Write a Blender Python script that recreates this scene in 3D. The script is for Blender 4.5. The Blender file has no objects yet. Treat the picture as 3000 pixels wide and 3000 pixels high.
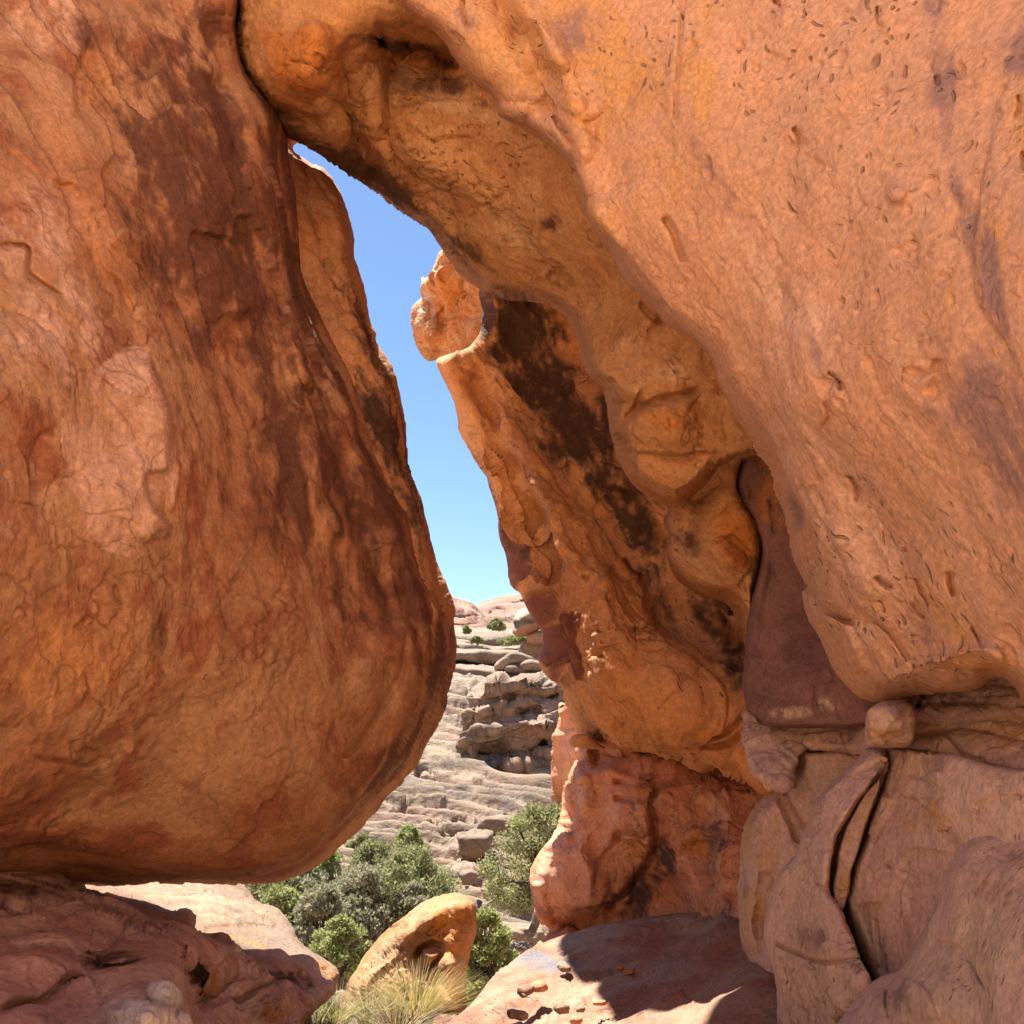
import bpy, math, random
import numpy as np
from mathutils import Vector, Matrix
S = bpy.context.scene
COL = S.collection
R_ = math.radians

# ------------------------------------------------------------------ camera
PITCH = R_(12.0); CAMZ = 1.6; TH = math.tan(R_(30.0))
cam = bpy.data.cameras.new('camera'); cam_o = bpy.data.objects.new('camera', cam); COL.objects.link(cam_o)
cam.sensor_width = 36; cam.lens = 18/TH; cam.clip_start = 0.02; cam.clip_end = 3000
cam_o.location = (0, 0, CAMZ); cam_o.rotation_euler = (math.pi/2+PITCH, 0, 0)
S.camera = cam_o
# ------------------------------------------------------------------ world, sun, exposure
SUN_EL = R_(61); SUN_AZ = R_(-27)            # azimuth measured from +Y (view axis), negative = to the left
w = bpy.data.worlds.new('World'); S.world = w; w.use_nodes = True
nt = w.node_tree; sk = nt.nodes.new('ShaderNodeTexSky'); sk.sky_type = 'NISHITA'; sk.sun_disc = False
sk.sun_elevation = SUN_EL; sk.sun_rotation = SUN_AZ; sk.altitude = 0; sk.air_density = 1.0; sk.dust_density = 0.2; sk.ozone_density = 6.0
bg = nt.nodes['Background']; bg.inputs[1].default_value = 0.056
nt.links.new(sk.outputs[0], bg.inputs[0])
sl = bpy.data.lights.new('sun', 'SUN'); sl.energy = 5.0; sl.angle = R_(0.53); sl.color = (1.0, 0.95, 0.86)
so = bpy.data.objects.new('sun', sl); COL.objects.link(so)
sdir = Vector((math.sin(SUN_AZ)*math.cos(SUN_EL), math.cos(SUN_AZ)*math.cos(SUN_EL), math.sin(SUN_EL)))
so.rotation_euler = sdir.to_track_quat('Z', 'Y').to_euler(); so.location = (0, 0, 30)
S.view_settings.view_transform = 'Standard'; S.view_settings.look = 'None'
S.view_settings.exposure = 1.65; S.view_settings.gamma = 1.0
S.cycles.max_bounces = 5; S.cycles.diffuse_bounces = 4; S.cycles.transmission_bounces = 2; S.cycles.use_fast_gi = False

# ------------------------------------------------------------------ helpers: placing
CP, SP = math.cos(PITCH), math.sin(PITCH)
def at(px, py, d):
    """photo pixel (0..3000) and distance along the view axis -> world point(s)"""
    px = np.asarray(px, float); py = np.asarray(py, float); d = np.asarray(d, float)
    cx = (px-1500)/1500*TH*d; cy = (1500-py)/1500*TH*d
    return np.stack([cx+0*d, CP*d-SP*cy, SP*d+CP*cy+CAMZ], -1)
def gd(px, py, z):
    """distance along the view axis at which the ray of a pixel meets height z"""
    k = (1500-py)/1500*TH
    return (z-CAMZ)/(SP+CP*k)
# ------------------------------------------------------------------ helpers: noise
rs = np.random.RandomState(7)
NL = 64
LAT = rs.rand(NL, NL, NL).astype(np.float32)*2-1
LATF = LAT.ravel()
def vn(p):
    q = np.floor(p).astype(np.int64); f = (p-q).astype(np.float32)
    f = f*f*f*(f*(f*6-15)+10); q &= NL-1; q1 = (q+1) & (NL-1)
    x0, y0, z0 = q[:, 0]*NL*NL, q[:, 1]*NL, q[:, 2]; x1, y1, z1 = q1[:, 0]*NL*NL, q1[:, 1]*NL, q1[:, 2]
    fx, fy, fz = f[:, 0], f[:, 1], f[:, 2]
    a = LATF[x0+y0+z0]*(1-fz)+LATF[x0+y0+z1]*fz; b = LATF[x0+y1+z0]*(1-fz)+LATF[x0+y1+z1]*fz
    c = LATF[x1+y0+z0]*(1-fz)+LATF[x1+y0+z1]*fz; d = LATF[x1+y1+z0]*(1-fz)+LATF[x1+y1+z1]*fz
    return (a*(1-fy)+b*fy)*(1-fx)+(c*(1-fy)+d*fy)*fx
def fbm(p, oct=4, gain=0.5):
    s = 0; a = 1.0; t = 0
    for i in range(oct):
        s = s+a*vn(p*(2.03**i)+17.3*i); t += a; a *= gain
    return s/t
def sst(a, b, x):
    t = np.clip((x-a)/(b-a), 0, 1); return t*t*(3-2*t)
def grain_frame(g):
    g = np.array(g, float); g /= np.linalg.norm(g)
    u = np.cross(g, [0.3, 1, 0.1]); u /= np.linalg.norm(u); v = np.cross(g, u)
    return np.stack([u, v, g], 1)
def disp_fn(P, specs, off):
    h = np.zeros(len(P), np.float32)
    for sp in specs:
        k, fr, am = sp[0], sp[1], sp[2]; o = sp[3] if len(sp) > 3 else {}
        q = P.copy()
        if 'grain' in o:
            q = q @ grain_frame(o['grain']); q[:, 2] /= o.get('str', 3.0)
        q = q*fr + off*3.1
        if k == 'fbm': h += am*fbm(q, o.get('oct', 4), o.get('gain', 0.5))
        elif k == 'ridge': h += am*(1-2*np.abs(fbm(q, o.get('oct', 4))*1.6))
        elif k == 'flake':      # exfoliating plates: rounded terraces of a noise field with sharp lips
            n = fbm(q, o.get('oct', 3), 0.45)*o.get('n', 5)+50; fl = np.floor(n); t = n-fl
            gt = o.get('gate', .2); gt = gt+(1-gt)*sst(-.05, .3, fbm(q*.45+77, 2)); h += am*gt*2.4/o.get('n', 5)*(sst(0, o.get('lip', 0.10), t)-t)
        elif k == 'crack':      # thin broken grooves along the zero line of a noise field
            n = np.abs(fbm(q, 4, 0.55)); g = sst(o.get('gate', 0.05), o.get('gate', 0.05)+0.12, vn(q*0.9+31.7))
            h -= am*(1-sst(0, o.get('w', 0.035), n))*g
        elif k == 'pit':
            n = vn(q)+0.35*vn(q*2.1+9); h -= am*sst(o.get('t', 0.62), o.get('t', 0.62)+0.2, n)
        elif k == 'scoop':      # spalled hollows meeting in crisp crests: lower envelope of bowls around scattered points
            q = q+.35*np.stack([vn(q*.9+3), vn(q*.9+33), vn(q*.9+63)], 1)
            b0 = np.floor(q).astype(np.int64); best = np.full(len(q), 9.0)
            for dx in (-1, 0, 1):
                for dy in (-1, 0, 1):
                    for dz in (-1, 0, 1):
                        c = b0+np.array([dx, dy, dz]); ii = ((c[:, 0]*73+c[:, 1]*1031+c[:, 2]*9176) & (NL**3//4-1))
                        r1 = LATF[ii]; r2 = LATF[ii+50000]; r3 = LATF[ii+100000]; r4 = LATF[ii+150000]
                        d2 = (q[:, 0]-c[:, 0]-.5-.45*r1)**2+(q[:, 1]-c[:, 1]-.5-.45*r2)**2+(q[:, 2]-c[:, 2]-.5-.45*r3)**2
                        best = np.minimum(best, d2+.35*r4)
            h += am*(best-.25)
        elif k == 'strata':     # bedding: layers in height, wavy
            zz = (P[:, 2]*fr + 0.8*fbm(P*fr*0.25+off, 3)+off+P[:, 0]*fr*o.get('tilt', 0.0)+P[:, 1]*fr*o.get('tilty', 0.0))
            t = zz-np.floor(zz); rid = LATF[(np.floor(zz).astype(np.int64)*131) & 4095]
            h += am*((1-np.abs(2*t-1)**o.get('p', 3))*(0.7+0.5*rid)+0.6*rid)
    return h
# ------------------------------------------------------------------ helpers: outlines
def spline(pts, seg=7.0, rough=0.0, seed=0, closed=True):
    p = np.array(pts, float); n = len(p); out = []
    rng = range(n) if closed else range(n-1)
    for i in rng:
        if closed: a, b, c, d = p[i-1], p[i], p[(i+1) % n], p[(i+2) % n]
        else: a, b, c, d = p[max(i-1, 0)], p[i], p[i+1], p[min(i+2, n-1)]
        L = np.linalg.norm(c-b); m = max(1, int(L/seg)); t = (np.arange(m)/m)[:, None]
        # centripetal-like damping keeps corners from looping
        t1 = (c-a)*0.5; t2 = (d-b)*0.5
        l1 = np.linalg.norm(t1); l2 = np.linalg.norm(t2)
        if l1 > L: t1 = t1*L/l1
        if l2 > L: t2 = t2*L/l2
        out.append((2*t**3-3*t**2+1)*b+(t**3-2*t**2+t)*t1+(-2*t**3+3*t**2)*c+(t**3-t**2)*t2)
    if not closed: out.append(p[-1:])
    q = np.concatenate(out)
    if rough:
        tg = np.roll(q, -1, 0)-np.roll(q, 1, 0); tg /= (np.linalg.norm(tg, axis=1)[:, None]+1e-6)
        nr = np.stack([tg[:, 1], -tg[:, 0]], 1)
        q3 = np.concatenate([q, np.zeros((len(q), 1))], 1)
        h = 1.0*fbm(q3/60+seed*7.7, 2)+0.7*fbm(q3/16+seed*3.3, 2)
        q = q+nr*h[:, None]*rough
    return q
class Grid:
    def __init__(s, x0, y0, x1, y1, st):
        s.st = st; s.xs = np.arange(x0, x1+st, st); s.ys = np.arange(y0, y1+st, st)
        s.X, s.Y = np.meshgrid(s.xs, s.ys); s.sh = s.X.shape
    def win(s, ax, ay, bx, by, m):
        i0 = max(0, int((min(ax, bx)-m-s.xs[0])/s.st)); i1 = min(len(s.xs), int((max(ax, bx)+m-s.xs[0])/s.st)+2)
        j0 = max(0, int((min(ay, by)-m-s.ys[0])/s.st)); j1 = min(len(s.ys), int((max(ay, by)+m-s.ys[0])/s.st)+2)
        return slice(j0, max(j0, j1)), slice(i0, max(i0, i1))
    def dist(s, line, m, closed=True, warp=None):
        D = np.full(s.sh, 1e9); NX = s.X.copy(); NY = s.Y.copy(); SG = np.ones(s.sh); T = np.zeros(s.sh); PD = np.zeros(s.sh)
        n = len(line); k = n if closed else n-1; XX = s.X if warp is None else warp[0]; YY = s.Y if warp is None else warp[1]
        for i in range(k):
            a = line[i]; b = line[(i+1) % n]; sl_ = s.win(a[0], a[1], b[0], b[1], m+(0 if warp is None else 22))
            x = XX[sl_]; y = YY[sl_]
            if x.size == 0: continue
            dx, dy = b-a; L2 = dx*dx+dy*dy+1e-9; t = np.clip(((x-a[0])*dx+(y-a[1])*dy)/L2, 0, 1)
            qx = a[0]+t*dx; qy = a[1]+t*dy; d = np.hypot(x-qx, y-qy); pd = np.abs(dx*(y-a[1])-dy*(x-a[0]))/math.sqrt(L2); u = (d < D[sl_]-1e-6) | ((np.abs(d-D[sl_]) <= 1e-6) & (pd > PD[sl_])); PD[sl_][u] = pd[u]
            D[sl_][u] = d[u]; NX[sl_][u] = qx[u]; NY[sl_][u] = qy[u]; T[sl_][u] = (i+t[u])/k
            SG[sl_][u] = np.sign(dx*(y-a[1])-dy*(x-a[0]))[u]
        return D, NX, NY, SG, T
    def inside(s, line):
        I = np.zeros(s.sh, bool); n = len(line)
        for i in range(n):
            (ax, ay), (bx, by) = line[i], line[(i+1) % n]
            if ay == by: continue
            j0 = int(math.ceil((min(ay, by)-s.ys[0])/s.st)); j1 = int(math.ceil((max(ay, by)-s.ys[0])/s.st))
            j0 = max(0, j0); j1 = min(len(s.ys), j1)
            if j1 <= j0: continue
            yy = s.ys[j0:j1]; xx = ax+(yy-ay)*(bx-ax)/(by-ay)
            I[j0:j1] ^= s.xs[None, :] < xx[:, None]
        return I
def rbf(ctrl, X, Y):
    c = np.array(ctrl, float); p = c[:, :2]/1000; n = len(c)
    def phi(r2): return 0.5*r2*np.log(r2+1e-12)
    d2 = ((p[:, None]-p[None])**2).sum(-1); A = np.zeros((n+3, n+3)); A[:n, :n] = phi(d2)+np.eye(n)*1e-4
    A[:n, n] = 1; A[:n, n+1:] = p; A[n, :n] = 1; A[n+1:, :n] = p.T
    wt = np.linalg.solve(A, np.concatenate([c[:, 2], [0, 0, 0]]))
    x = X/1000; y = Y/1000; o = wt[n]+wt[n+1]*x+wt[n+2]*y
    for i in range(n): o = o+wt[i]*phi((x-p[i, 0])**2+(y-p[i, 1])**2)
    return o
# ------------------------------------------------------------------ helpers: objects
def tag(o, label=None, cat=None, group=None, kind=None):
    if label: o['label'] = label
    if cat: o['category'] = cat
    if group: o['group'] = group
    if kind: o['kind'] = kind
    return o
def thing(name, loc, label, cat, group=None, rz=0):
    o = bpy.data.objects.new(name, None); COL.objects.link(o); o.location = loc; o.rotation_euler = (0, 0, rz)
    o.empty_display_size = 0.2
    return tag(o, label, cat, group)
def mesh_np(name, V, F, mats, parent=None, smooth=True, mi=None):
    me = bpy.data.meshes.new(name); V = np.asarray(V, np.float32)
    if parent is not None: V = V-np.array(parent.location, np.float32)
    F = np.asarray(F, np.int32); k = F.shape[1]
    me.vertices.add(len(V)); me.vertices.foreach_set('co', V.ravel())
    me.loops.add(F.size); me.loops.foreach_set('vertex_index', F.ravel())
    me.polygons.add(len(F)); me.polygons.foreach_set('loop_start', np.arange(0, F.size, k, dtype=np.int32))
    try: me.polygons.foreach_set('loop_total', np.full(len(F), k, np.int32))
    except Exception: pass
    for m in (mats if isinstance(mats, (list, tuple)) else [mats]): me.materials.append(m)
    if mi is not None: me.polygons.foreach_set('material_index', np.asarray(mi, np.int32))
    me.polygons.foreach_set('use_smooth', np.full(len(F), smooth, bool))
    me.update(calc_edges=True); me.validate()
    o = bpy.data.objects.new(name, me); COL.objects.link(o)
    if parent is not None: o.parent = parent
    return o
def vnormals(V, F):
    a = V[F[:, 0]]; b = V[F[:, 1]]; c = V[F[:, 2]]; d = V[F[:, 3]]
    n = np.cross(c-a, d-b); N = np.zeros_like(V)
    for k in range(4):
        for j in range(3): N[:, j] += np.bincount(F[:, k], n[:, j], len(V))
    return N/(np.linalg.norm(N, axis=1)[:, None]+1e-12)
_seed = [0]
def relief(name, poly, ctrl, mat, parent=None, step=6, rw=80, rd=0.5, thick=1.0, rough=2.0, feats=(), bumps=(),
           disp=(), stains=(), inv=False, backw=None, edgek=0.3):
    """A closed rock body: its outline, its distances (ctrl), the curl of its rim (rw px wide, rd m deep), a back side
    'thick' m behind, then real displacement along the surface normals."""
    _seed[0] += 1; sd = _seed[0]
    pl = spline(poly, 7, rough, sd); x0, y0 = pl.min(0); x1, y1 = pl.max(0)
    g = Grid(x0-step, y0-step, x1+step, y1+step, step)
    D, NX, NY, _, _ = g.dist(pl, max(rw, backw or 0, step*2)+step); I = g.inside(pl)
    cell = I[:-1, :-1] | I[1:, :-1] | I[:-1, 1:] | I[1:, 1:]
    used = np.zeros(g.sh, bool); used[:-1, :-1] |= cell; used[1:, :-1] |= cell; used[:-1, 1:] |= cell; used[1:, 1:] |= cell
    bd = used & ~I; X = np.where(bd, NX, g.X); Y = np.where(bd, NY, g.Y); s = np.where(I, D, 0)
    d0 = rbf(ctrl, X, Y)
    q3 = np.stack([X.ravel(), Y.ravel(), 0*X.ravel()+sd*9.1], 1); wa = np.minimum(1, rw/30)
    XW = X+(wa*(13*fbm(q3/110, 2)+6*fbm(q3/30+4, 2))).reshape(g.sh); YW = Y+(wa*(13*fbm(q3/110+50, 2)+6*fbm(q3/30+54, 2))).reshape(g.sh)
    MOD = (0.75+0.9*fbm(q3/90+90, 2)).reshape(g.sh)
    d1 = d0.copy()
    for ft in feats:      # (kind, points, width px, height m, option)
        k, pts, wd, hh = ft[:4]; ln = spline(pts, 9, 0, sd+3, closed=False)
        D2, _, _, SG, T = g.dist(ln, wd*2.6 if k != 'step' else wd*1.2, False, (XW, YW) if k in ('valley', 'ridge') else None); hh = hh*(MOD if k != 'crack' else 1)
        tp = sst(0, 0.12, T)*sst(0, 0.12, 1-T)
        wd = max(wd, step*.95)
        if k == 'crack': d0 = d0+hh*np.exp(-(D2/wd)**2)*tp
        elif k == 'valley': e_ = hh*np.exp(-(D2/wd)**2)*tp; d0 = d0+e_; d1 = d1+e_
        elif k == 'ridge': e_ = hh*np.exp(-(D2/wd)**2)*tp; d0 = d0-e_; d1 = d1-e_
        elif k == 'step':  # raised on the side right of the drawing direction, easing back over width
            e1 = min(step*1.3, wd*.3); d0 = d0-hh*np.where(D2 < wd, (1-np.minimum(1, D2/wd))**1.5, 0)*tp*sst(-e1, e1, SG*D2)
    for (bx, by, rx, ry, rot, hh) in bumps:
        c, s_ = math.cos(R_(rot)), math.sin(R_(rot)); u = ((XW-bx)*c+(YW-by)*s_)/rx; v = (-(XW-bx)*s_+(YW-by)*c)/ry
        q = u*u+v*v; d0 = d0-hh*np.where(q < 1, (1-np.minimum(q, 1))**1.5, 0)
    t = np.clip(s/rw, 0, 1); fr = d0+rd*(1-t)**2.4
    bw = backw or rw; tb = np.clip(s/bw, 0, 1); bk = d0+rd+thick*(1-(1-tb)**2.4)
    bk = np.where(s <= 0, fr, bk)
    idx = -np.ones(g.sh, np.int64); nf = used.sum(); idx[used] = np.arange(nf)
    Vf = at(X[used], Y[used], fr[used]); 
    inn = used & ~bd; idb = idx.copy(); idb[inn] = nf+np.arange(inn.sum()); Vb = at(X[inn], Y[inn], bk[inn])
    V = np.concatenate([Vf, Vb])
    def quads(ix): return np.stack([ix[:-1, :-1][cell], ix[1:, :-1][cell], ix[1:, 1:][cell], ix[:-1, 1:][cell]], 1)
    F = np.concatenate([quads(idx), quads(idb)[:, ::-1]])
    if disp:
        V1 = V.copy(); V1[:nf] = at(X[used], Y[used], (fr-d0+d1)[used]); N = vnormals(V1, F); h = disp_fn(V, disp, sd*1.37)
        ek = edgek+(1-edgek)*sst(0, max(18, rw*.5), s); ekb = .5*sst(0, bw, s); h = h*np.concatenate([ek[used], ekb[inn]])
        V = V+N*h[:, None]
    loc = parent if parent is not None else None
    o = mesh_np(name, V, F, mat, loc)
    A = np.zeros((len(V), 4), np.float32); A[:, 3] = 1
    n1 = noise_attr(o, V, mat)
    if stains:      # mineral stains (desert varnish, pale salt, ochre), plus shade painted into some recesses, ragged by the grain of the rock
        M_ = [np.zeros(g.sh) for _ in range(3)]
        for e_ in stains:
            if len(e_) == 3:    # a patch with its own outline: the skin left standing by a spalled plate
                M_[e_[0]] = np.maximum(M_[e_[0]], e_[2]*g.inside(spline(e_[1], 12, 2.5, sd))); continue
            (ch, bx, by, rx, ry, rot, st) = e_
            c, s_ = math.cos(R_(rot)), math.sin(R_(rot)); u = ((XW-bx)*c+(YW-by)*s_)/rx; v = (-(XW-bx)*s_+(YW-by)*c)/ry
            M_[ch] = np.maximum(M_[ch], st*np.exp(-(u*u+v*v)**1.3))
        jag = 1.9*(n1[:nf, 2]-.5)+0.6*(n1[:nf, 1]-.5)+0.7*fbm(V[:nf]*MS[mat.name][0]*np.array([22, 22, 9]), 4, .65)
        for k in range(3):
            m_ = M_[k][used]; A[:nf, k] = sst(.10, 1.0, m_*1.12+jag*sst(0, .3, m_))
    at_ = o.data.color_attributes.new('stain', 'FLOAT_COLOR', 'POINT'); at_.data.foreach_set('color', A.ravel())
    return o
MS = {}
def noise_attr(o, V, mat, lay=None):
    """broad tone variation of the rock, evaluated once per vertex from 3-D noise at its place"""
    S0, rot = MS[mat.name]; e = Matrix.Rotation(rot[2], 3, 'Z') @ Matrix.Rotation(rot[1], 3, 'Y') @ Matrix.Rotation(rot[0], 3, 'X')
    q = (V @ np.array(e).T)*np.array([5, 5, .75])*S0; B = np.zeros((len(V), 4), np.float32)
    w3 = np.stack([fbm(V*1.3*S0+k*9, 2) for k in range(3)], 1)
    B[:, 0] = .5+.62*fbm(V*1.5*S0+.5*w3, 4, .6); B[:, 1] = .5+.62*fbm(V*4.5*S0+w3, 5, .62)
    B[:, 2] = .5+.62*fbm(q+1.2*w3, 6, .62); B[:, 3] = .5+.62*fbm(q*.6+1.8*w3+40, 7, .68)
    if lay is not None: B[:, 2] = .5+.30*lay+.5*(B[:, 2]-.5); B[:, 3] = .46+.30*(lay > .25)+.9*(B[:, 3]-.5)
    at_ = o.data.color_attributes.new('tone', 'FLOAT_COLOR', 'POINT'); at_.data.foreach_set('color', B.ravel()); return B
# ------------------------------------------------------------------ materials
class NT:
    def __init__(s, name):
        s.m = bpy.data.materials.new(name); s.m.use_nodes = True; s.t = s.m.node_tree; s.t.nodes.clear()
    def n(s, typ, **kw):
        nd = s.t.nodes.new(typ)
        for k, v in kw.items():
            if k.startswith('_'): setattr(nd, k[1:], v)
        return nd
    def l(s, a, b): s.t.links.new(a, b)
    def val(s, sock, v):
        if hasattr(v, 'links') or hasattr(v, 'is_linked'): s.l(v, sock)
        else: sock.default_value = v
    def math(s, op, a, b=0.0, clamp=False):
        nd = s.n('ShaderNodeMath', _operation=op, _use_clamp=clamp); s.val(nd.inputs[0], a); s.val(nd.inputs[1], b); return nd.outputs[0]
    def mix(s, f, a, b, mode='MIX'):
        nd = s.n('ShaderNodeMix', _data_type='RGBA', _blend_type=mode)
        s.val(nd.inputs[0], f)
        for i, v in ((6, a), (7, b)):
            if isinstance(v, tuple): nd.inputs[i].default_value = (*v[:3], 1)
            else: s.l(v, nd.inputs[i])
        return nd.outputs[2]
    def noise(s, vec, sc, det=5, rough=0.55, dist=0.0):
        nd = s.n('ShaderNodeTexNoise'); s.l(vec, nd.inputs['Vector']); nd.inputs['Scale'].default_value = sc
        nd.inputs['Detail'].default_value = det; nd.inputs['Roughness'].default_value = rough; nd.inputs['Distortion'].default_value = dist
        return nd.outputs[0]
    def ss(s, v, a, b, lo=0.0, hi=1.0):
        nd = s.n('ShaderNodeMapRange', _interpolation_type='SMOOTHSTEP'); s.l(v, nd.inputs[0])
        for i, q in enumerate((a, b, lo, hi)): nd.inputs[i+1].default_value = q
        return nd.outputs[0]
    def mapping(s, vec, sc=(1, 1, 1), rot=(0, 0, 0), loc=(0, 0, 0)):
        if any(rot):
            r_ = s.n('ShaderNodeMapping'); s.l(vec, r_.inputs[0]); r_.inputs[2].default_value = rot; vec = r_.outputs[0]; rot = (0, 0, 0)
        nd = s.n('ShaderNodeMapping'); s.l(vec, nd.inputs[0]); nd.inputs[1].default_value = loc; nd.inputs[2].default_value = rot; nd.inputs[3].default_value = sc
        return nd.outputs[0]
def rock_mat(name, c1, c2, c3, varnish=(0.05, 0.022, 0.012), pale=(0.62, 0.42, 0.28), ochre=(0.5, 0.2, 0.05), S_=1.0,
             rot=(0, 0.45, 0), streak=0.5, vamt=0.25, crack=0.5, bump=1.0, pits=0.5, strata=0.0, grey=0.0):
    """c1..c3: rock tones; S_: feature frequency (1/m); rot leans the streaks"""
    T = NT(name); geo = T.n('ShaderNodeNewGeometry').outputs['Position']
    att = T.n('ShaderNodeAttribute', _attribute_name='stain'); sep = T.n('ShaderNodeSeparateColor'); T.l(att.outputs['Color'], sep.inputs[0])
    MS[name] = (S_, rot)
    a2 = T.n('ShaderNodeAttribute', _attribute_name='tone'); s2 = T.n('ShaderNodeSeparateColor'); T.l(a2.outputs['Color'], s2.inputs[0])
    big, mid, stn = s2.outputs[0], s2.outputs[1], s2.outputs[2]; spots = a2.outputs['Alpha']
    fine = T.noise(geo, 45*S_, 4, 0.75)
    stv2 = T.mapping(geo, (22*S_, 22*S_, 3.0*S_), rot, (5, 3, 1)); stn2 = T.noise(stv2, 1.0, 3, 0.6, 0.3)
    col = T.mix(T.ss(big, 0.38, 0.62), c1, c2)
    col = T.mix(T.ss(mid, 0.45, 0.72), col, c3)
    col = T.mix(T.math('MULTIPLY', T.ss(stn, 0.48, 0.66), streak), col, tuple(x*0.55 for x in c1))
    col = T.mix(T.math('MULTIPLY', T.ss(stn2, 0.5, 0.72), streak*0.45), col, tuple(min(1, x*1.35+0.02) for x in c3))
    if strata:
        wv = T.mapping(geo, (0.25*S_, 0.25*S_, 9*S_), (0.05, 0.06, 0)); sn = T.noise(wv, 1.0, 4, 0.6, 0.3)
        col = T.mix(T.math('MULTIPLY', T.ss(sn, 0.42, 0.62), strata), col, tuple(x*0.62 for x in c2))
    def mask(o): return o
    col = T.mix(mask(sep.outputs[2]), col, ochre)
    col = T.mix(mask(sep.outputs[1]), col, pale)
    # loose spots of varnish
    sp = T.math('MULTIPLY', T.ss(spots, 0.60, 0.74), vamt)
    col = T.mix(sp, col, tuple(0.35*a+0.65*b for a, b in zip(c1, varnish)))
    col = T.mix(T.math('MULTIPLY', mask(sep.outputs[0]), 0.93), col, varnish)
    if grey: col = T.mix(T.math('MULTIPLY', T.ss(mid, 0.5, 0.62), grey), col, (0.28, 0.25, 0.21))
    # grain of the sandstone
    mm = T.ss(fine, 0.25, 0.75, 0.74, 1.24); cb = T.n('ShaderNodeCombineColor'); [T.l(mm, cb.inputs[i]) for i in range(3)]
    col = T.mix(1.0, col, cb.outputs[0], 'MULTIPLY')
    # fine crack net (short, broken)
    wob = T.n('ShaderNodeVectorMath', _operation='MULTIPLY_ADD'); nz = T.n('ShaderNodeTexNoise'); T.l(geo, nz.inputs['Vector']); nz.inputs['Scale'].default_value = 3*S_; nz.inputs['Detail'].default_value = 2
    T.l(nz.outputs['Color'], wob.inputs[0]); wob.inputs[1].default_value = (0.35/S_, 0.35/S_, 0.35/S_); T.l(geo, wob.inputs[2])
    vo = T.n('ShaderNodeTexVoronoi', _feature='DISTANCE_TO_EDGE'); vm = T.mapping(wob.outputs[0], (3.0*S_, 3.0*S_, 1.5*S_), rot); T.l(vm, vo.inputs['Vector']); vo.inputs['Scale'].default_value = 1.0
    gate = T.ss(stn, 0.52, 0.60)
    ck = T.math('MULTIPLY', T.ss(vo.outputs['Distance'], 0.0, 0.022, 1.0, 0.0), gate)
    # small elongated chips
    vp = T.n('ShaderNodeTexVoronoi'); pm = T.mapping(wob.outputs[0], (26*S_, 26*S_, 8*S_), rot); T.l(pm, vp.inputs['Vector']); vp.inputs['Scale'].default_value = 1.0
    pg = T.ss(big, 0.44, 0.66); pk = T.math('MULTIPLY', T.ss(vp.outputs['Distance'], 0.10, 0.26, 1.0, 0.0), pg)
    pk = T.math('MULTIPLY', pk, pits)
    holes = T.math('MAXIMUM', T.math('MULTIPLY', ck, crack), pk)
    col = T.mix(T.math('MULTIPLY', holes, 0.75), col, tuple(x*0.38 for x in c1))
    # height
    h = T.math('ADD', T.math('MULTIPLY', stn2, 0.008/S_), T.math('MULTIPLY', fine, 0.0045/S_))
    fl = T.noise(geo, 2.6*S_, 3, 0.6, 0.4); ff = T.math('FRACT', T.math('MULTIPLY', fl, 8.0))
    h = T.math('ADD', h, T.math('MULTIPLY', T.ss(ff, 0.0, 0.05), T.math('MULTIPLY', T.ss(mid, .52, .66), 0.0022/S_))); h = T.math('ADD', h, T.math('MULTIPLY', fl, 0.012/S_))
    h = T.math('SUBTRACT', h, T.math('MULTIPLY', pk, 0.010/S_))
    bp = T.n('ShaderNodeBump'); bp.inputs['Strength'].default_value = min(1, bump); bp.inputs['Distance'].default_value = max(1.0, bump); T.l(h, bp.inputs['Height'])
    b = T.n('ShaderNodeBsdfPrincipled'); T.l(col, b.inputs['Base Color']); b.inputs['Roughness'].default_value = 0.88
    b.inputs['Specular IOR Level'].default_value = 0.25; T.l(bp.outputs[0], b.inputs['Normal'])
    o = T.n('ShaderNodeOutputMaterial'); T.l(b.outputs[0], o.inputs[0]); return T.m
def flat_mat(name, c1, c2, sc=3.0, rough=0.8, trans=0.0):
    T = NT(name); tc = T.n('ShaderNodeNewGeometry'); n1 = T.noise(tc.outputs['Position'], sc, 4)
    oi = T.n('ShaderNodeObjectInfo')
    col = T.mix(T.ss(n1, 0.35, 0.65), c1, c2)
    b = T.n('ShaderNodeBsdfPrincipled'); T.l(col, b.inputs['Base Color']); b.inputs['Roughness'].default_value = rough
    b.inputs['Specular IOR Level'].default_value = 0.2
    o = T.n('ShaderNodeOutputMaterial')
    if trans:
        tr = T.n('ShaderNodeBsdfTranslucent'); T.l(col, tr.inputs[0]); mx = T.n('ShaderNodeMixShader'); mx.inputs[0].default_value = trans
        T.l(b.outputs[0], mx.inputs[1]); T.l(tr.outputs[0], mx.inputs[2]); T.l(mx.outputs[0], o.inputs[0])
    else: T.l(b.outputs[0], o.inputs[0])
    return T.m
M = {}
M['left'] = rock_mat('varnished_red_sandstone', (0.49, 0.225, 0.098), (0.53, 0.285, 0.135), (0.36, 0.13, 0.06), pale=(0.68, 0.4, 0.25), varnish=(0.14, 0.055, 0.03), S_=1.0, rot=(0, 0.38, 0), streak=0.35, vamt=0.12, crack=0.6, pits=0.25, ochre=(0.58, 0.27, 0.1))
M['behind'] = rock_mat('sunlit_orange_sandstone', (0.58, 0.27, 0.11), (0.55, 0.24, 0.1), (0.6, 0.31, 0.15), S_=1.0, streak=0.4, vamt=0.1)
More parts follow.
